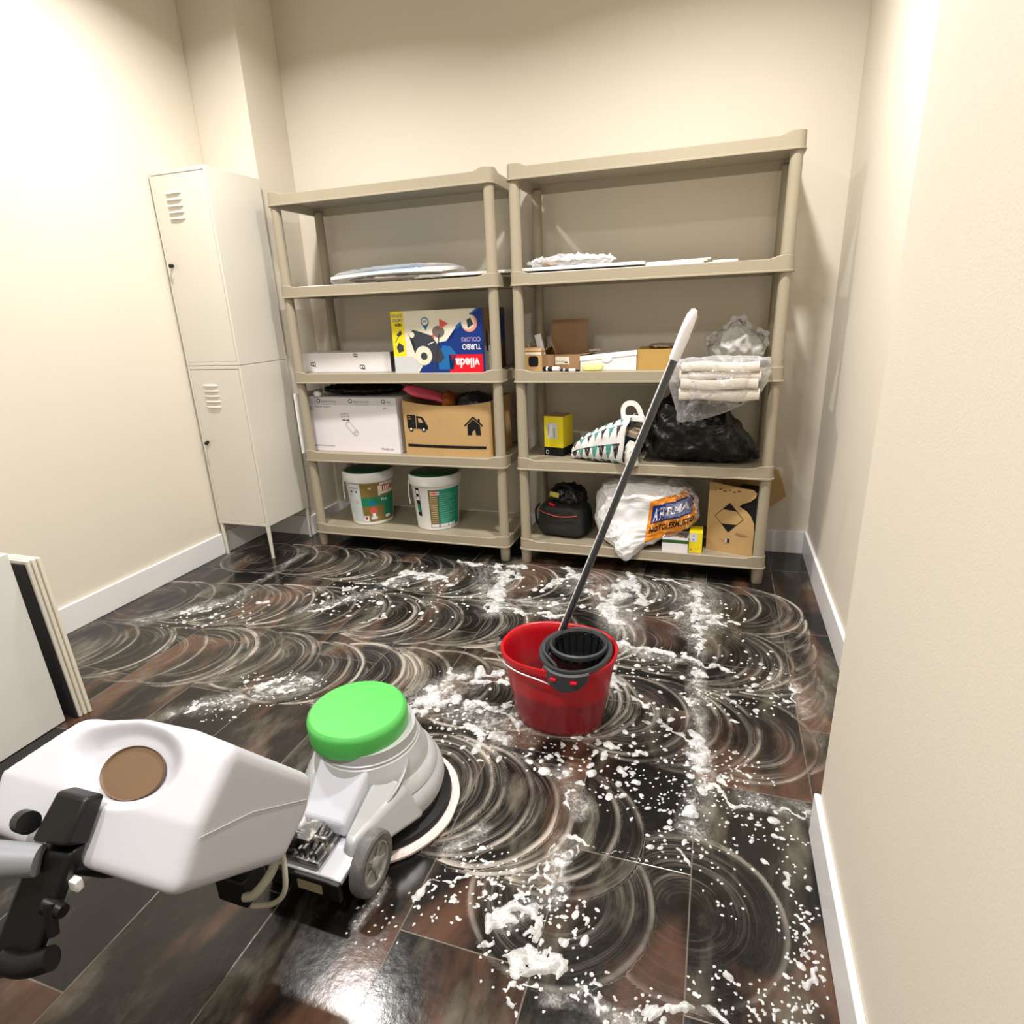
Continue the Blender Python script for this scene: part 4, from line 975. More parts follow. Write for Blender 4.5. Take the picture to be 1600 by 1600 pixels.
# patterned tote lying on its side
def tote():
    t = thing('tote_bag', 'white bag with black and green triangle print lying open on its side', 'bag', (1.612, .105, SZ[1]), R(-20))
    m = bpy.data.materials.new('triangle_print_fabric'); m.use_nodes = True; n = NT(m); uv = n.add('ShaderNodeUVMap'); sp = n.add('ShaderNodeSeparateXYZ'); n.l(uv.outputs[0], sp.inputs[0])
    U, V = sp.outputs[0], sp.outputs[1]; nu = n.math('MULTIPLY', U, 7.5); nv = n.math('MULTIPLY', V, 9.0); fu = n.math('FRACT', nu); fv = n.math('FRACT', nv)
    tri = n.math('LESS_THAN', n.math('ABSOLUTE', n.math('SUBTRACT', fu, .5)), n.math('MULTIPLY', n.math('SUBTRACT', fv, .12), .46))
    ln = n.math('GREATER_THAN', fv, .95); tri = n.math('MAXIMUM', tri, ln)
    alt = n.math('GREATER_THAN', n.math('FRACT', n.math('MULTIPLY', n.math('ADD', n.math('FLOOR', nu), n.math('FLOOR', nv)), .5)), .25)
    inner = n.math('GREATER_THAN', n.noise(uv.outputs[0], 60, 2), .62)
    colr = n.mix(alt, (.012, .012, .014), (.05, .26, .22)); colr = n.mix(n.math('MULTIPLY', inner, .7), colr, (.7, .7, .7))
    edge = n.math('GREATER_THAN', U, .93)
    tri = n.math('MULTIPLY', tri, n.math('SUBTRACT', 1.0, edge))
    n.l(n.mix(tri, (.76, .75, .75), colr), n.b.inputs['Base Color']); n.b.inputs['Roughness'].default_value = .5
    bm = bmesh.new(); uvl = bm.loops.layers.uv.new('UVMap'); nu_, nv_ = 30, 48; V_ = []
    for i in range(nu_ + 1):
        s = i / nu_; x = -.165 + .285 * s; hh = .030 + .080 * s ** .65; hd = .085 + .022 * s; row = []
        for k in range(nv_):
            a = 2 * math.pi * k / nv_; c_, s_ = math.cos(a), math.sin(a); e = .55
            y = math.copysign(abs(c_) ** e, c_) * hd; z = hh + math.copysign(abs(s_) ** e, s_) * hh
            row.append(bm.verts.new((x + .012 * math.sin(a * 2) * s, -y, z)))
        V_.append(row)
    for i in range(nu_):
        for k in range(nv_):
            k2 = (k + 1) % nv_; f = bm.faces.new((V_[i][k], V_[i + 1][k], V_[i + 1][k2], V_[i][k2]))
            for lp, (a, b) in zip(f.loops, ((i, k), (i + 1, k), (i + 1, k + 1), (i, k + 1))): lp[uvl].uv = (a / nu_, b / nv_)
    bm.faces.new(V_[0])
    soft(bm, .010, 14, 3, zmin=.0015)
    me = bpy.data.meshes.new('bag_body'); bm.to_mesh(me); bm.free(); o = obj('bag_body', me, m, t); sd = o.modifiers.new('thickness', 'SOLIDIFY'); sd.thickness = .002
    for zc, yy in ((.205, -.045),):
        bm = bmesh.new(); P_ = [(.085, yy, .205), (.082, yy, .245), (.100, yy, .270), (.135, yy, .272), (.158, yy, .250), (.175, yy, .21)]
        P_ = curve_pts(P_, 6); rs = []
        for i, q in enumerate(P_):
            d = (P_[min(i + 1, len(P_) - 1)] - P_[max(i - 1, 0)]).normalized(); nn = Vector((d.z, 0, -d.x)); w_ = .011
            rs.append([q - nn * w_ + Vector((0, -.0015, 0)), q + nn * w_ + Vector((0, -.0015, 0)), q + nn * w_ + Vector((0, .0015, 0)), q - nn * w_ + Vector((0, .0015, 0))])
        rings(bm, rs); obj('bag_handle', bm, WHITE, t)
        bm = bmesh.new(); bx(bm, .075, .185, yy - .004, yy, .196, .222); obj('bag_hem', bm, WHITE, t, bevel=.002)
    bm = ball(4)
    for v in bm.verts: v.co = Vector((.135 + v.co.x * .030, -.06 + v.co.y * .03, .035 + v.co.z * .075))
    soft(bm, .016, 30, 6, zmin=.001); obj('bag_side_flap', bm, M('cream_bag_lining', (.70, .69, .60), .5), t)
    bm = ball(4)
    for v in bm.verts: v.co = Vector((.055 + v.co.x * .075, v.co.y * .075, .095 + v.co.z * .075))
    soft(bm, .008, 30, 6, zmin=.01); obj('navy_cloth', bm, M('navy_cloth', (.012, .03, .07), .8), t)
    bm = bmesh.new(); bx(bm, -.01, .125, -.06, .06, .150, .175, mat=Matrix.Rotation(R(12), 4, 'Y')); obj('folded_paper', bm, M('taupe_paper', (.33, .26, .19), .6), t, bevel=.003)
tote()

# black refuse bag
t = thing('refuse_bag', 'big knotted black refuse bag slumped across the middle shelf', 'bag', (1.99, .185, SZ[1]))
bm = ball(6)
for v in bm.verts:
    c_ = v.co.copy(); sg = lambda q, e: math.copysign(abs(q) ** e, q)
    x = sg(c_.x, .85) * .265; y = sg(c_.y, .7) * .135
    top = .275 if x < -.02 else .275
    prof = .24 * math.exp(-((x - .05) / .17) ** 2) + .20 * math.exp(-((x + .14) / .11) ** 2) + .03
    prof = min(prof, .32)
    z = (sg(c_.z, .7) + 1) / 2 * prof * (1 - .15 * (y / .13) ** 2)
    v.co = Vector((x, y - .012, z))
soft(bm, .020, 11, 17, stretch=(1, .6, .7)); soft(bm, .010, 30, 3, stretch=(1.0, .5, .6), zmin=.0015, zmax=.335, xr=(-.29, .262), yr=(-.165, .125)); obj('bag_body', bm, TRASH, t)
bm = bmesh.new(); lathe(bm, [(.02, 0), (.012, .015), (.026, .03), (.02, .045), (0, .05)], (.045, -.03, .238), 14, cap0=False); soft(bm, .006, 60, 3); obj('knot', bm, TRASH, t)

# ---- level 1, right unit
t = thing('lunch_bag', 'black insulated bag with red zip piping and a yellow tag', 'bag', (1.372, .18, SZ[0]), R(-8))
bm = ball(5)
for v in bm.verts:
    sg = lambda q, e: math.copysign(abs(q) ** e, q); c_ = v.co; z = (sg(c_.z, .5) + 1) / 2
    v.co = Vector((sg(c_.x, .45) * (.128 - .008 * z), sg(c_.y, .45) * (.100 - .006 * z), z * .170))
soft(bm, .006, 14, 5, zmin=.001); obj('bag_body', bm, M('charcoal_fabric', (.011, .012, .012), .6, bump=.3, bscale=300), t)
bm = ball(5)
for v in bm.verts:
    c_ = v.co; v.co = Vector((.01 + c_.x * .092, .02 + c_.y * .075, .185 + c_.z * .070))
soft(bm, .022, 20, 9, zmin=.12); obj('top_flap', bm, M('black_nylon', (.010, .010, .011), .4), t)
bm = bmesh.new(); P_ = curve_pts([(-.112, -.095, .140), (-.05, -.108, .128), (0, -.110, .120), (.05, -.108, .122), (.10, -.102, .130)], 6); tube(bm, P_, .0028, 8); obj('zip_piping', bm, M('dull_red_piping', (.38, .05, .04), .5), t)
bm = bmesh.new(); bx(bm, -.085, -.035, -.068, -.060, .195, .222, mat=Matrix.Rotation(R(8), 4, 'Y')); obj('yellow_tag', bm, M('olive_yellow_tag', (.45, .42, .08), .5), t, bevel=.004)
bm = bmesh.new(); tube(bm, [(-.05, -.085, .175), (-.02, -.09, .168)], .006, 10); obj('red_toggle', bm, RED, t)
bm = bmesh.new(); P_ = curve_pts([(-.125, -.03, .15), (-.142, -.04, .12), (-.140, -.04, .06), (-.128, -.03, .03)], 6); tube(bm, P_, .005, 8); obj('side_strap', bm, BLACKM, t)
bm = bmesh.new(); P_ = curve_pts([(-.05, -.02, .21), (-.02, -.05, .262), (.04, -.05, .258), (.07, -.01, .20)], 6); tube(bm, P_, .007, 8); obj('carry_handle', bm, BLACKM, t)

def shop_bag():
    t = thing('shopping_bag', 'white plastic bag printed orange and blue, a corner hanging off the shelf', 'bag', (1.775, .155, SZ[0]))
    bm = ball(6)
    for v in bm.verts:
        sg = lambda q, e: math.copysign(abs(q) ** e, q); c_ = v.co; z = (sg(c_.z, .6) + 1) / 2; x = sg(c_.x, .6); y = sg(c_.y, .6)
        X_ = x * (.245 - .02 * z); lift = max(0, (X_ - .02)) * .5 * (1 - z)
        v.co = Vector((X_ + .0, y * .13, lift + z * (.325 - lift - max(0, X_) * .08)))
    for v in bm.verts:   # pointed corner hanging down over the lip
        d = math.hypot(v.co.x + .07, (v.co.z - .01) * 1.0)
        if v.co.y < 0:
            k = math.exp(-(d / .085) ** 2); v.co.y -= .105 * k
            k2 = math.exp(-(d / .055) ** 2); v.co.z -= .052 * k2 * (1 if v.co.y < -.17 else 0.0)
    soft(bm, .016, 12, 23); soft(bm, .007, 28, 6)
    for v in bm.verts:
        if v.co.y > -.163: v.co.z = max(v.co.z, .010 if v.co.y < -.12 else .0012)
        v.co.z = min(v.co.z, .330)
        v.co.x = max(min(v.co.x, .262), -.245)
    bm.normal_update(); bvh = BVHTree.FromBMesh(bm); obj('bag_body', bm, WBAG, t)
    p = Print((0, 0, 0), (1, 0, 0), (0, 0, 1)); cache = {}
    def post(a, b, l):
        h = bvh.ray_cast(Vector((a, -.5, b)), Vector((0, 1, 0)))
        if h[0] is None or h[0].y > -.03: return None
        return h[0] + Vector((0, -.0012 - l, 0))
    p.post = post
    # orange field, slanted: u along print, v across
    O = Vector((.010, .045)); ud = Vector((.240, .068)); vd = Vector((.020, .195))
    def Q(a, b): q = O + ud * a + vd * b; return q.x, q.y
    def grid(a0, a1, b0, b1, m, l, n=22):
        for i in range(n):
            for j in range(n):
                A0 = a0 + (a1 - a0) * i / n; A1 = a0 + (a1 - a0) * (i + 1) / n; B0 = b0 + (b1 - b0) * j / n; B1 = b0 + (b1 - b0) * (j + 1) / n
                p.poly([Q(A0, B0), Q(A1, B0), Q(A1, B1), Q(A0, B1)], m, l)
    grid(0, 1, 0, 1, ORANGE, 0, 26); grid(.06, .80, .42, .86, BLUE, 2, 20); grid(.30, .78, .46, .82, M('slate_print', (.16, .19, .32), .4), 4, 14)
    def txt(s, a, b, w_, h_, m, l):
        vs, fs, tw, th = text_mesh(s, .03); nv = []
        for x, y in vs:
            q = post(*Q(a + x / tw * w_, b + y / th * h_), p.lift + l * .0004); nv.append(p.bm.verts.new(q if q is not None else Vector((0, 0, .1))))
        for f in fs:
            try: p.bm.faces.new([nv[i] for i in f]).material_index = p.mi(m)
            except ValueError: pass
    txt('NOTOLERMUSTO', .06, .20, .80, .15, INK, 7); txt('A H', .10, .48, .18, .30, PAPER, 7); txt('RMA', .34, .55, .40, .2, PAPER, 8)
    p.done('printed_panel', t)
shop_bag()
t = thing('small_carton', 'small open white carton with a dark green stripe, beside the small yellow carton', 'box', (1.920, .068, SZ[0]))
bm = bmesh.new(); open_carton(bm, .057, .045, .072, .002); flap(bm, (-.057, -.045, .072), (-.057, .045, .072), (.012, 0, .010)); flap(bm, (-.02, .045, .072), (.057, .045, .072), (0, -.03, .012)); obj('carton', bm, PAPER, t, smooth=False)
p = Print((-.057, -.045, 0), (1, 0, 0), (0, 0, 1)); p.rect(0, .114, .046, .062, M('dark_green_stripe', (.03, .10, .02), .4)); p.done('green_stripe', t)
bm = ball(3)
for v in bm.verts: v.co = Vector((v.co.x * .045, v.co.y * .032, .055 + v.co.z * .022))
soft(bm, .01, 50, 3, zmin=.01); tag(obj('crumpled_paper', bm, M('grey_brown_paper', 0), loc=(1.920, .068, SZ[0])), 'grey-brown crumpled paper inside the small white and green carton', 'paper')
t = thing('small_carton', 'small yellow carton standing between the green-striped one and the torn box', 'box', (2.009, .085, SZ[0]))
bm = bmesh.new(); bx(bm, -.029, .029, -.045, .045, 0, .098); obj('carton', bm, YEL, t, smooth=False, bevel=.001)
p = Print((-.029, -.045, 0), (1, 0, 0), (0, 0, 1)); p.rect(.002, .036, .052, .094, M('pale_label', 0)); p.disc(.02, .082, .003, INK, 1); p.disc(.02, .064, .003, INK, 1); p.disc(.010, .016, .005, CARDD); p.line([(.025, .02), (.042, .02), (.042, .028)], .002, ORANGE); p.done('printed_label', t)

def torn_box():
    t = thing('torn_carton', 'tall torn brown carton printed with a black and brown diamond', 'box', (2.055, .098, SZ[0]), R(-17))
    W_, D_, H_ = .205, .175, .322; bm = bmesh.new()
    outl = [(0, 0), (1, 0), (1.0, .36), (.995, .48), (.93, .58), (.84, .65), (.72, .705), (.80, .755), (.93, .80), (1.0, .87), (1.01, .93), (.60, .975), (0, 1)]
    prof = [(0, 1), (.36, 1), (.48, .99), (.58, .92), (.65, .82), (.705, .66), (.755, .74), (.80, .88), (.87, .99), (.93, 1.01), (.965, .93), (.985, .5), (1, .25)]; rs = []
    for b, xr in prof:
        n = 10; F_ = [(xr * k / n * W_, -.004 * math.sin(b * 3) - (.016 * max(0, (k / n - .6) / .4) * min(1, max(0, (b - .7) / .15)) * (1 if b < .95 else .6)), b * H_) for k in range(n + 1)]
        rs.append(F_ + [(x, y + .003, z) for x, y, z in F_[::-1]])
    rings(bm, rs)
    bx(bm, 0, .003, .003, D_, 0, H_); bx(bm, 0, W_, D_ - .003, D_, 0, H_ * .96); bx(bm, W_ - .003, W_, .003, D_, 0, H_ * .36); bx(bm, 0, W_, .003, D_, 0, .003)
    bmesh.ops.triangulate(bm, faces=[f for f in bm.faces if len(f.verts) > 4]); obj('carton', bm, CARD, t, smooth=False)
    p = Print((0, -.0045, 0), (1, 0, 0), (0, 0, 1)); cx, cy, a, b = .095, .170, .062, .068
    p.line([(cx, cy + b), (cx + a, cy), (cx, cy - b), (cx - a, cy), (cx, cy + b)], .002, INK)
    p.poly([(cx, cy + b), (cx - a * .45, cy + b * .52), (cx + a * .50, cy + b * .48)], INK); p.poly([(cx, cy - b), (cx - a * .48, cy - b * .48), (cx + a * .55, cy - b * .42)], INK)
    for k in range(7): p.disc(.03 + k * .02, .290 + (k % 2) * .006, .004 + .002 * (k % 3), M('faded_print', (.12, .06, .03), .7), ry=.003)
    p.rect(.093, .103, .052, .070, INK); p.rect(.085, .093, .052, .068, TAPEG); p.line([(.06, .06), (.085, .062)], .002, CARDD); p.poly([(.128, .105), (.185, .098), (.16, .092), (.128, .095)], CARDD)
    p.done('printed_artwork', t)
    bm = bmesh.new(); bx(bm, W_ * .50, W_ * .97, .007, .14, .01, H_ * .90); obj('dark_interior', bm, BLACKM, t, bevel=.004)  # black block added to stand for the carton's dark interior
torn_box()
bm = bmesh.new(); o_ = [(2.3095, 0.0005), (2.316, 0.0005), (2.318, .235), (2.355, .255), (2.405, .30), (2.385, .36), (2.36, .43), (2.3095, .43)]
fr = [bm.verts.new((a, .385, b)) for a, b in o_]; bk = [bm.verts.new((a, .389, b)) for a, b in o_]; bm.faces.new(fr); bm.faces.new(bk[::-1])
for i in range(len(fr)): j = (i + 1) % len(fr); bm.faces.new((fr[i], bk[i], bk[j], fr[j]))
tag(obj('cardboard_scrap', bm, CARD, smooth=False), 'torn brown cardboard sheet behind the right unit, sticking out past its post', 'cardboard')
# ---------------------------------------------------------------- mop bucket, wringer and pole
def bucket():
    cx, cy = 1.655, -1.105
    t = thing('mop_bucket', 'red oval mop bucket with black wringer standing on the soapy floor', 'bucket', (cx, cy, 0), R(-4))
    bm = bmesh.new(); a0, b0, a1, b1 = .132, .102, .168, .135; N = 72
    def ring(k, z, o=0.0, lift=0.0):
        a = a0 + (a1 - a0) * k + o; b = b0 + (b1 - b0) * k + o; out = []
        for i in range(N):
            th = 2 * math.pi * i / N; c, s = math.cos(th), math.sin(th); e = .86
            out.append((math.copysign(abs(c) ** e, c) * a, math.copysign(abs(s) ** e, s) * b, z + lift * (c * c)))
        return out
    H = .245
    rs = [ring(.0, .004, -.02), ring(0, 0, -.012), ring(0, .001, -.004), ring(0.01, .008, 0)] + [ring(k, .008 + (H - .03) * k) for k in (.1, .2, .35, .5, .65, .8, .9)]
    rs += [ring(.94, H - .024, 0), ring(.94, H - .023, .006), ring(.98, H - .004, .008), ring(1, H, .005), ring(1, H, .001), ring(1, H - .004, -.003), ring(.9, H - .03, -.004), ring(.5, .12, -.004), ring(.05, .014, -.005), ring(0, .008, -.02)]
    rings(bm, rs)
    m = M('red_bucket_plastic', (.46, .003, .010), .33, var=.12, vscale=20, dirt=('7a3a3c', 22, .45, .8, .55))
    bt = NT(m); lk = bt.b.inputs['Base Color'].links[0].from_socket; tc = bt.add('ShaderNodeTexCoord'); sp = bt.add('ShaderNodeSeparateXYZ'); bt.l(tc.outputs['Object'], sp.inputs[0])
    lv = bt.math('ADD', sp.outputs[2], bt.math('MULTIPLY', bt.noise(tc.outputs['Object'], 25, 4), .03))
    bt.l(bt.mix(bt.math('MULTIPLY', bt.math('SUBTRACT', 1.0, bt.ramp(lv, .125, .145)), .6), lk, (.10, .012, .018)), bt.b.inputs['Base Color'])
    obj('bucket_body', bm, m, t, angle=50)
    # bail lying round the left end, with a black grip
    pts = [(.02, -.150, H - .035)]
    for k in range(13):
        th = R(-95 - 170 * k / 12); pts.append((.0 + .188 * math.cos(th) - .005, .156 * math.sin(th), H - .022 + .010 * abs(math.cos(th))))
    pts.append((.02, .150, H - .035)); P_ = curve_pts(pts, 4)
    bm = bmesh.new(); tube(bm, P_, .0022, 8); obj('bail_wire', bm, STEEL, t)
    c = len(P_) // 2; bm = bmesh.new(); tube(bm, P_[c + 1:c + 12], .0075, 12); obj('grip', bm, BLACKM, t)
    # wringer
    wx, wy, wz = .062, -.004, H; G = M('wringer_grey_black', (.034, .038, .042), .4)
    bm = bmesh.new(); sx = 1.0
    lathe(bm, [(.080, -.018), (.098, -.010), (.106, .002), (.104, .012), (.094, .010), (.080, -.006)], (wx - .004, wy - .014, wz), 56, sy=1.22, cap0=False, cap1=False); bm.faces.ensure_lookup_table()
    obj('wringer_collar', bm, G, t)
    bm = bmesh.new(); rs = []   # apron clipped over the front rim
    for k in range(17):
        th = R(-128 + 76 * k / 16); c_, s_ = math.cos(th), math.sin(th); d = .042 * math.sin(math.pi * k / 16) ** .5 + .004
        rs.append([(wx + .102 * c_, wy + .102 * 1.34 * s_ - .012, wz + .008), (wx + .108 * c_, wy + .102 * 1.40 * s_ - .012, wz + .004), (wx + .107 * c_, wy + .102 * 1.39 * s_ - .012, wz - d), (wx + .104 * c_, wy + .102 * 1.36 * s_ - .012, wz - d)])
    rings(bm, rs); obj('wringer_apron', bm, G, t)
    for dx in (-.028, .030):
        bm = bmesh.new(); bx(bm, wx + dx - .008, wx + dx + .008, wy - .1585, wy - .150, wz - .014, wz - .008); obj('clip_slot', bm, RED, t)
    bm = bmesh.new(); lathe(bm, [(.074, .018), (.079, .026), (.084, .022), (.083, .010), (.078, .004), (.070, .012)], (wx, wy, wz), 56, cap0=False, cap1=False)
    obj('basket_rim', bm, G, t)
    bm = bmesh.new()
    for k in range(18):
        th = 2 * math.pi * k / 18; c_, s_ = math.cos(th), math.sin(th); w_ = .0085
        a = Vector((wx + .075 * c_, wy + .075 * s_, wz + .018)); b = Vector((wx + .062 * c_, wy + .062 * s_, wz - .05)); d = Vector((wx + .040 * c_, wy + .040 * s_, wz - .105)); tn = Vector((-s_, c_, 0))
        for p0, p1, w0, w1 in ((a, b, w_, w_ * .85), (b, d, w_ * .85, w_ * .6)):
            r_ = Vector((c_, s_, 0)) * .004
            hexa(bm, [p0 - tn * w0, p0 + tn * w0, p0 + tn * w0 + r_, p0 - tn * w0 + r_], [p1 - tn * w1, p1 + tn * w1, p1 + tn * w1 + r_, p1 - tn * w1 + r_])
    lathe(bm, [(.082, .0), (.070, -.05), (.049, -.106), (.047, -.104), (.067, -.05), (.079, .0)], (wx, wy, wz), 48, cap0=False, cap1=False)
    lathe(bm, [(.0, -.106), (.044, -.106), (.046, -.100), (.0, -.100)], (wx, wy, wz), 32, cap0=False, cap1=False)
    obj('basket_ribs', bm, M('wringer_inner_black', (.010, .012, .014), .4), t, smooth=False)
    bm = bmesh.new(); P_ = curve_pts([(wx - .098, wy - .02, wz + .012), (wx - .085, wy - .055, wz + .004), (wx - .04, wy - .100, wz + .002), (wx - .03, wy - .118, wz + .006)], 6); tube(bm, P_, .004, 8); obj('wringer_arm', bm, G, t)
bucket()
def pole():
    a = Vector((1.5585, -1.046, .0135)); b = Vector((1.99, -.957, 1.183)); d = (b - a); L = d.length
    t = thing('mop_pole', 'slanting grey steel mop pole with white handle, standing in the red bucket', 'mop', a)
    q = Vector((0, 0, 1)).rotation_difference(d.normalized()); t.rotation_mode = 'QUATERNION'; t.rotation_quaternion = q
    gm = bpy.data.materials.new('grey_lacquered_tube'); gm.use_nodes = True; n = NT(gm); n.b.inputs['Base Color'].default_value = (.085, .09, .10, 1); n.b.inputs['Roughness'].default_value = .3; n.b.inputs['Coat Weight'].default_value = .6; n.b.inputs['Metallic'].default_value = .2
    tc = n.add('ShaderNodeTexCoord'); sp = n.add('ShaderNodeSeparateXYZ'); n.l(tc.outputs['Object'], sp.inputs[0])
    n.l(n.mix(n.math('LESS_THAN', sp.outputs[0], -.0078), (.045, .048, .054), (.75, .75, .76)), n.b.inputs['Base Color'])  # pale stripe is a highlight painted down the tube's left side
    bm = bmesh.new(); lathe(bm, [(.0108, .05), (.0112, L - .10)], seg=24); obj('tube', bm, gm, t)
    bm = bmesh.new(); lathe(bm, [(.0128, L - .135), (.0140, L - .125), (.0150, L - .08), (.0155, L - .05), (.0135, L - .018), (.008, L - .003), (0, L)], seg=24, cap0=False, cap1=False); obj('handle_grip', bm, M('white_grip', (.80, .79, .80), .35), t)
    bm = bmesh.new(); tube(bm, curve_pts([(.0158, 0, L - .065), (.0172, 0, L - .045), (.0155, 0, L - .025), (.0125, 0, L - .012)], 4), .002, 8); obj('hanging_slot', bm, M('tan_slot', (.3, .22, .15), .5), t)
    bm = bmesh.new(); lathe(bm, [(.013, 0.012), (.016, .02), (.016, .07), (.0125, .085)], seg=20); obj('mop_socket', bm, WHITE, t)
pole()

# ---------------------------------------------------------------- leaning white panels at the left
Rm = Matrix.Translation((.128, -1.545, 0)) @ Matrix.Rotation(R(-3), 4, 'Y')
bm = bmesh.new(); bx(bm, -.02, 0, -.95, 0, .001, .578, mat=Matrix.Rotation(R(-2), 4, 'Y'))
tag(obj('leaning_board', bm, M('white_melamine', (.66, .66, .62), .35), loc=(.128, -1.545, .001), smooth=False, bevel=.001), 'large plain white panel standing on the floor at the left edge', 'panel')
for k in range(3):
    bm = bmesh.new(); hexa(bm, [(-.30, 0, 0), (.0, 0, 0), (.0, .0105, 0), (-.30, .0105, 0)], [(-.325, .0, .545), (-.022, .0, .545), (-.022, .0105, .545), (-.325, .0105, .545)])
    tag(obj('cream_board', bm, [CREAMP, CREAMP][0] if k else M('cream_edge', (.66, .62, .54), .5), loc=(.1585 + .004 * k, -1.520 + .0135 * k, .001), smooth=False, bevel=.002), ('nearest', 'middle', 'farthest')[k] + ' of three thin cream panels stacked edge-on behind the large white panel', 'panel', 'thin cream panels')
bm = bmesh.new(); hexa(bm, [(-.30, -.006, 0), (-.002, -.006, 0), (-.002, .0, 0), (-.30, .0, 0)], [(-.325, -.006, .535), (-.028, -.006, .535), (-.028, 0, .535), (-.325, 0, .535)])  # black sheet: shade of the gap between the panels, done as colour
tag(obj('gap_shade_sheet', bm, BLACKM, loc=(.155, -1.521, .001), smooth=False), 'black sheet standing in for the shade in the gap between the large white panel and the cream panels', 'panel')

# ---------------------------------------------------------------- floor scrubber
def scrubber():
    C0 = Vector((1.29, -1.571, 0))
    t = thing('floor_scrubber', 'grey and white rotary floor scrubber with green motor cap and white tank', 'floor scrubber', C0)
    rz = R(-1); GR = M('pale_grey_housing', (.42, .43, .43), .32, var=.02); GW = M('bluish_white_cover', (.56, .57, .63), .3, var=.02); TK = M('milky_polyethylene', (.53, .53, .57), .42, var=.02, spec=.4)
    def pt(name, bm, m, **k): return obj(name, bm, m, t, **k)
    Rz = Matrix.Rotation(rz, 4, 'Z')
    bm = bmesh.new(); rs = []
    for r, z in ((.0, .002), (.196, .002), (.205, .005), (.206, .012), (.200, .017), (0, .017)):
        rs.append([(max(.001, r + (.0035 * noise.noise(Vector((math.cos(a) * 4, math.sin(a) * 4, z * 20))) if r > .1 else 0)) * math.cos(a), max(.001, r) * math.sin(a), z) for a in [2 * math.pi * k / 96 for k in range(96)]])
    rings(bm, rs); pt('scrubbing_pad', bm, M('pinkish_white_pad', (.74, .64, .60), .8, bump=.6, bscale=160))
    bm = bmesh.new(); lathe(bm, [(.180, .0165), (.186, .020), (.184, .034), (.160, .04), (.150, .065), (.0, .065)], seg=64, cap1=False); pt('pad_driver', bm, BLACKM)
    # main housing dome with grooves
    prof = [(.150, .056), (.166, .056), (.174, .062), (.178, .076), (.177, .092), (.172, .106), (.165, .115), (.162, .118), (.163, .122), (.160, .132), (.151, .145), (.143, .151), (.141, .156), (.140, .164), (.134, .180), (.128, .194), (.125, .202), (.122, .204), (.122, .210), (.119, .212), (.117, .236), (0, .236)]
    bm = bmesh.new(); lathe(bm, prof, (0, 0, 0), 96, cap0=False, cap1=False, mat=Matrix.Translation((-.008, 0, 0))); pt('housing', bm, GR, angle=25)
    # side rib swooping over the dome
    for s in (-1, 1):
        bm = bmesh.new(); rs = []
        for k in range(15):
            u = k / 14; a = R(-80 + 62 * u) if s > 0 else R(-100 - 62 * u); rr = .120 + .066 * (1 - u) ** .8; z = .190 - .115 * (1 - u) ** 1.1; w_ = .016 * math.sin(math.pi * (.1 + .85 * u)) + .003
            c_ = Vector((rr * math.cos(a), rr * math.sin(a), z)); dn = Vector((math.cos(a), math.sin(a), .8)).normalized(); tn = Vector((-math.sin(a) * .5, math.cos(a) * .5, .9)).normalized(); tn = tn - dn * tn.dot(dn); tn.normalize()
            rs.append([c_ + tn * w_ * math.cos(q) + dn * (.010 * math.sin(q) + .0) for q in [2 * math.pi * j / 10 for j in range(10)]])
        rings(bm, [[Rz @ Vector(p_) for p_ in r_] for r_ in rs]); pt('housing_rib', bm, GR, angle=60)
    # green motor cap
    bm = bmesh.new(); lathe(bm, [(.115, .226), (.119, .228), (.121, .238), (.1215, .272), (.119, .281), (.112, .287), (.06, .289), (0, .2895)], (-.028, -.006, 0), 72, cap0=False, cap1=False)
    pt('motor_cap', bm, M('bright_green_plastic', (.085, .46, .09), .38, var=.02, coat=.2))
    # rear cover: flat sloping plate from motor to wheels, with side cheeks
    def lp(x, y, z): return Rz @ Vector((x, y * .87 if y < -.12 else y, z))
    Rf = Rz @ Matrix.Translation((0, .042, 0))
    bm = bmesh.new()
    hexa(bm, [lp(-.075, -.235, .095), lp(.045, -.235, .095), lp(.075, -.10, .10), (lp(-.075, -.10, .10))], [lp(-.068, -.232, .128), lp(.035, -.232, .128), lp(.060, -.085, .224), lp(-.080, -.085, .224)])
    pt('rear_cover', bm, GW, smooth=False, bevel=.008, bseg=3)
    bm = bmesh.new()
    hexa(bm, [lp(.045, -.270, .070), lp(.085, -.285, .070), lp(.170, -.06, .060), lp(.07, -.06, .06)], [lp(.048, -.250, .112), lp(.078, -.262, .118), lp(.135, -.07, .150), lp(.065, -.08, .195)])
    pt('side_cheek', bm, GR, bevel=.012, bseg=4)
    bm = bmesh.new()
    hexa(bm, [lp(-.085, -.285, .070), lp(-.05, -.270, .070), lp(-.07, -.06, .06), lp(-.170, -.06, .060)], [lp(-.078, -.262, .118), lp(-.05, -.250, .112), lp(-.085, -.08, .195), lp(-.135, -.07, .150)])
    pt('side_cheek', bm, GR, bevel=.012, bseg=4)
    # white chassis plates and black frame at the rear
    bm = bmesh.new(); hexa(bm, [lp(-.09, -.34, .070), lp(.088, -.34, .070), lp(.088, -.20, .078), lp(-.09, -.20, .078)], [lp(-.09, -.338, .084), lp(.088, -.338, .084), lp(.088, -.20, .090), lp(-.09, -.20, .090)]); pt('chassis_plate', bm, GW, bevel=.003)
    bm = bmesh.new(); bx(bm, -.10, .092, -.350, -.338, .040, .086, mat=Rf); pt('rear_bumper', bm, BLACK, bevel=.003)
    bm = bmesh.new(); bx(bm, -.010, .050, -.3525, -.350, .054, .076, mat=Rf); pt('rating_plate', bm, M('dull_brass_label', (.38, .34, .22), .4), smooth=False)
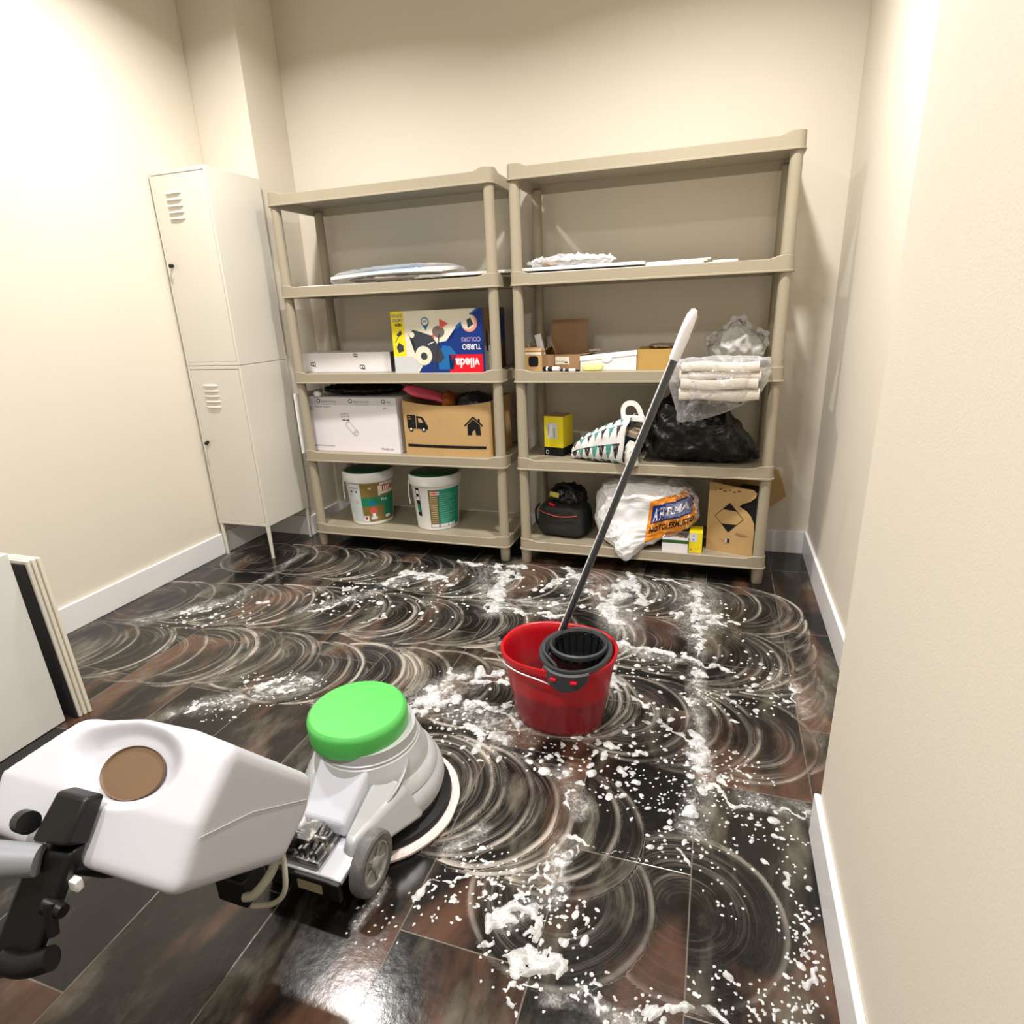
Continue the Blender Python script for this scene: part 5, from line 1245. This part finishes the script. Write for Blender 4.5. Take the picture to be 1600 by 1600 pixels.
    bm = bmesh.new(); bx(bm, -.060, .028, -.325, -.235, .088, .100, mat=Rf); bx(bm, -.05, -.01, -.30, -.24, .10, .125, mat=Rf)
    for k in range(5): bx(bm, -.045 + .014 * k, -.038 + .014 * k, -.315, -.25, .10, .108 + .006 * (k % 3), mat=Rf)
    tube(bm, [lp(-.06, -.28, .118), lp(.02, -.27, .112)], .009, 12); tube(bm, [lp(.0, -.30, .105), lp(.0, -.24, .13)], .006, 10)
    pt('hinge_mechanism', bm, M('worn_metal', (.10, .10, .10), .4, metal=.6, dirt=('b0aca6', 40, .5, .62, .8)), bevel=.001)
    bm = bmesh.new(); tube(bm, [lp(-.125, -.255, .068), lp(.125, -.255, .068)], .007, 14); pt('axle', bm, STEEL)
    for s in (-1, 1):
        mm = Rz @ Matrix.Translation((s * .116, -.222, .0685)) @ Matrix.Rotation(R(90 * s), 4, 'Y') @ Matrix.Diagonal((.765, .765, .85, 1))
        bm = bmesh.new(); lathe(bm, [(.060, -.016), (.080, -.019), (.087, -.015), (.0895, -.006), (.0895, .006), (.087, .015), (.080, .019), (.064, .018), (.060, .012)], seg=56, mat=mm, cap0=False, cap1=False); wh = pt('wheel', bm, RUBBER, angle=35)
        bm = bmesh.new(); lathe(bm, [(.064, .004), (.064, .016), (.058, .017), (.055, .010), (.022, .006), (.020, .014), (.010, .018), (0, .018)], seg=48, mat=mm, cap1=False); h_ = obj('wheel_rim', bm, M('worn_grey_rim', (.36, .36, .33), .45, dirt=('3a3835', 30, .45, .7, .6)), t)
        for k in range(5):
            th = 2 * math.pi * k / 5; bm = bmesh.new(); bx(bm, .018, .058, -.005, .005, .008, .013, mat=mm @ Matrix.Rotation(th, 4, 'Z')); obj('spoke', bm, M('worn_grey_rim', 0), h_, bevel=.001)
    # ---- tilted pole, tank and fittings (given in room coordinates, moved under the machine)
    def W(p): return Vector(p) - C0
    bm = bmesh.new(); tube(bm, [W((1.232, -1.80, .085)), W((1.185, -2.16, .395)), W((1.130, -2.195, .430))], .021, 20); pt('handle_pole', bm, BLACK)
    # tank: five-sided profile lofted across, rounded, with a dished filler well
    A, B, Bb, Cc, D, E_ = (-2.036, .557), (-1.868, .352), (-1.90, .300), (-1.983, .258), (-2.193, .414), (-2.130, .488)
    right = [A, B, Bb, Cc, D, E_]
    bm = bmesh.new(); st = [(1.358, 1.02), (1.26, 1.02), (1.15, 1.02), (1.06, 1.0), (.985, .97)]
    rs = []
    for x, sc in st:
        cyx, czx = -2.04, .42; ring = []
        for i, (y, z) in enumerate(right):
            yy = cyx + (y - cyx) * sc; zz = czx + (z - czx) * sc; xx = x
            if x < 1.0: xx = {0: 1.025, 1: 1.07, 2: 1.07, 3: 1.04, 4: .945, 5: .915}[i]
            elif x < 1.1: xx = {0: 1.075, 1: 1.11, 2: 1.11, 3: 1.10, 4: 1.04, 5: 1.03}[i]
            if 1.1 < x < 1.3 and i == 0: zz += .008; yy += .010
            ring.append(W((xx, yy, zz)))
        rs.append(ring)
    rings(bm, rs); bmesh.ops.recalc_face_normals(bm, faces=bm.faces[:])
    me = bpy.data.meshes.new('tank'); bm.to_mesh(me); bm.free(); tmp = bpy.data.objects.new('tank_tmp', me); COL.objects.link(tmp)
    md = tmp.modifiers.new('b', 'BEVEL'); md.width = .021; md.segments = 5; md.limit_method = 'ANGLE'; md.angle_limit = R(22)
    md = tmp.modifiers.new('r', 'REMESH'); md.mode = 'VOXEL'; md.voxel_size = .0045
    md = tmp.modifiers.new('s', 'SMOOTH'); md.iterations = 6; md.factor = .5
    dg = bpy.context.evaluated_depsgraph_get(); me2 = bpy.data.meshes.new_from_object(tmp.evaluated_get(dg)); bpy.data.objects.remove(tmp)
    nT = Vector((0, -.569, .822)); xax = Vector((1, 0, 0)); sax = Vector((0, -.822, -.569)); wc = W((1.165, -2.083, .5225)); hc = W((1.180, -2.092, .517))
    bm = bmesh.new(); bm.from_mesh(me2)
    for v in bm.verts:
        d = v.co - wc; h = d.dot(nT)
        if h > -.035:
            a = d.x / .116; b = d.dot(sax) / .066; q = math.hypot(a, b); d2 = v.co - hc; q2 = math.hypot(d2.x / .060, d2.dot(sax) / .041)
            k = max(0, min(1, (1.08 - q) / .42)); k = k * k * (3 - 2 * k); fade = max(0, min(1, (h + .035) / .02))
            v.co -= nT * (.026 * k * fade)
        # faint mould seam round the side
    bmesh.ops.remove_doubles(bm, verts=bm.verts, dist=.0004)
    pt('tank', bm, TK, angle=60)
    bm = bmesh.new(); q0 = hc - nT * .0165; rs = []
    for rr, hh in ((.0, -.002), (.97, -.002), (1.03, .002), (1.03, -.004)):
        rs.append([q0 + xax * (.060 * max(rr, .01) * math.cos(a)) + sax * (.041 * max(rr, .01) * math.sin(a)) + nT * hh for a in [2 * math.pi * k / 48 for k in range(48)]])
    rings(bm, rs, cap1=False); pt('filler_opening', bm, M('brown_tank_inside', (.145, .085, .042), .5))
    bm = bmesh.new(); tube(bm, [W((1.3590, -2.135, .470)), W((1.3592, -2.03, .42)), W((1.3590, -1.90, .327))], .0008, 6); pt('mould_seam', bm, TK)
    # black bracket clamping pole and tank on the operator's side
    yF = Vector((0, -.77, .64)).normalized()
    def F(x, s, o): # x across, s down along the front face, o outward
        base = Vector((x, -2.133, .490)); dn = Vector((0, -.06, -.072)).normalized(); return W(base + dn * s + yF * o)
    bm = bmesh.new(); hexa(bm, [F(1.110, .065, .002), F(1.178, .060, .002), F(1.178, .060, .045), F(1.110, .065, .045)], [F(1.112, -.012, .004), F(1.178, -.012, .004), F(1.176, -.006, .034), F(1.112, -.006, .034)]); pt('pole_bracket', bm, BLACK, bevel=.006, bseg=3)
    bm = bmesh.new(); tube(bm, [W((1.135, -2.218, .448)), W((1.10, -2.235, .456)), W((1.02, -2.265, .472)), W((.85, -2.34, .52))], [.022, .025, .026, .026], 24); pt('grey_sleeve', bm, M('slate_grey_sleeve', (.20, .21, .23), .5))
    bm = bmesh.new(); tube(bm, [W((1.06, -2.185, .470)), W((1.085, -2.19, .478))], .017, 20); pt('sleeve_plug', bm, BLACK)
    bm = bmesh.new(); hexa(bm, [W((1.060, -2.305, .275)), W((1.150, -2.285, .300)), W((1.150, -2.255, .315)), W((1.060, -2.275, .29))], [W((1.105, -2.215, .450)), W((1.178, -2.200, .455)), W((1.178, -2.170, .45)), W((1.105, -2.185, .445))]); pt('cable_box', bm, BLACK, bevel=.008, bseg=3)
    bm = bmesh.new(); tube(bm, curve_pts([W((1.10, -2.285, .315)), W((1.14, -2.28, .315)), W((1.178, -2.265, .325))], 5), .017, 14); pt('cable_hook', bm, BLACK)
    bm = bmesh.new(); tube(bm, [W((1.15, -2.235, .385)), W((1.182, -2.235, .382))], [.014, .010], 12); tube(bm, [W((1.165, -2.24, .395)), W((1.17, -2.25, .35))], .008, 10); pt('cable_hook', bm, BLACK)
    bm = bmesh.new(); bx(bm, -.012, .012, -.006, .006, -.01, .01); pt('white_latch', bm, WHITE, loc=W((1.172, -2.205, .400)), bevel=.002)
    # valve box and hose under the tank
    bm = bmesh.new(); bx(bm, -.035, .035, -.03, .03, -.032, .032, mat=Matrix.Rotation(rz, 4, 'Z')); pt('valve_box', bm, BLACK, loc=W((1.245, -1.985, .185)), bevel=.005)
    bm = bmesh.new(); tube(bm, curve_pts([W((1.278, -2.015, .184)), W((1.298, -2.01, .192)), W((1.316, -1.985, .216)), W((1.322, -1.965, .24))], 5), .0085, 14); pt('drain_pipe', bm, M('cream_hose', (.46, .44, .36), .45))
    bm = bmesh.new(); tube(bm, curve_pts([W((1.328, -1.955, .262)), W((1.345, -1.975, .228)), W((1.348, -1.99, .190)), W((1.324, -2.0, .165)), W((1.285, -2.01, .158))], 6), .005, 12); pt('drain_hose', bm, M('cream_hose', 0))
scrubber()
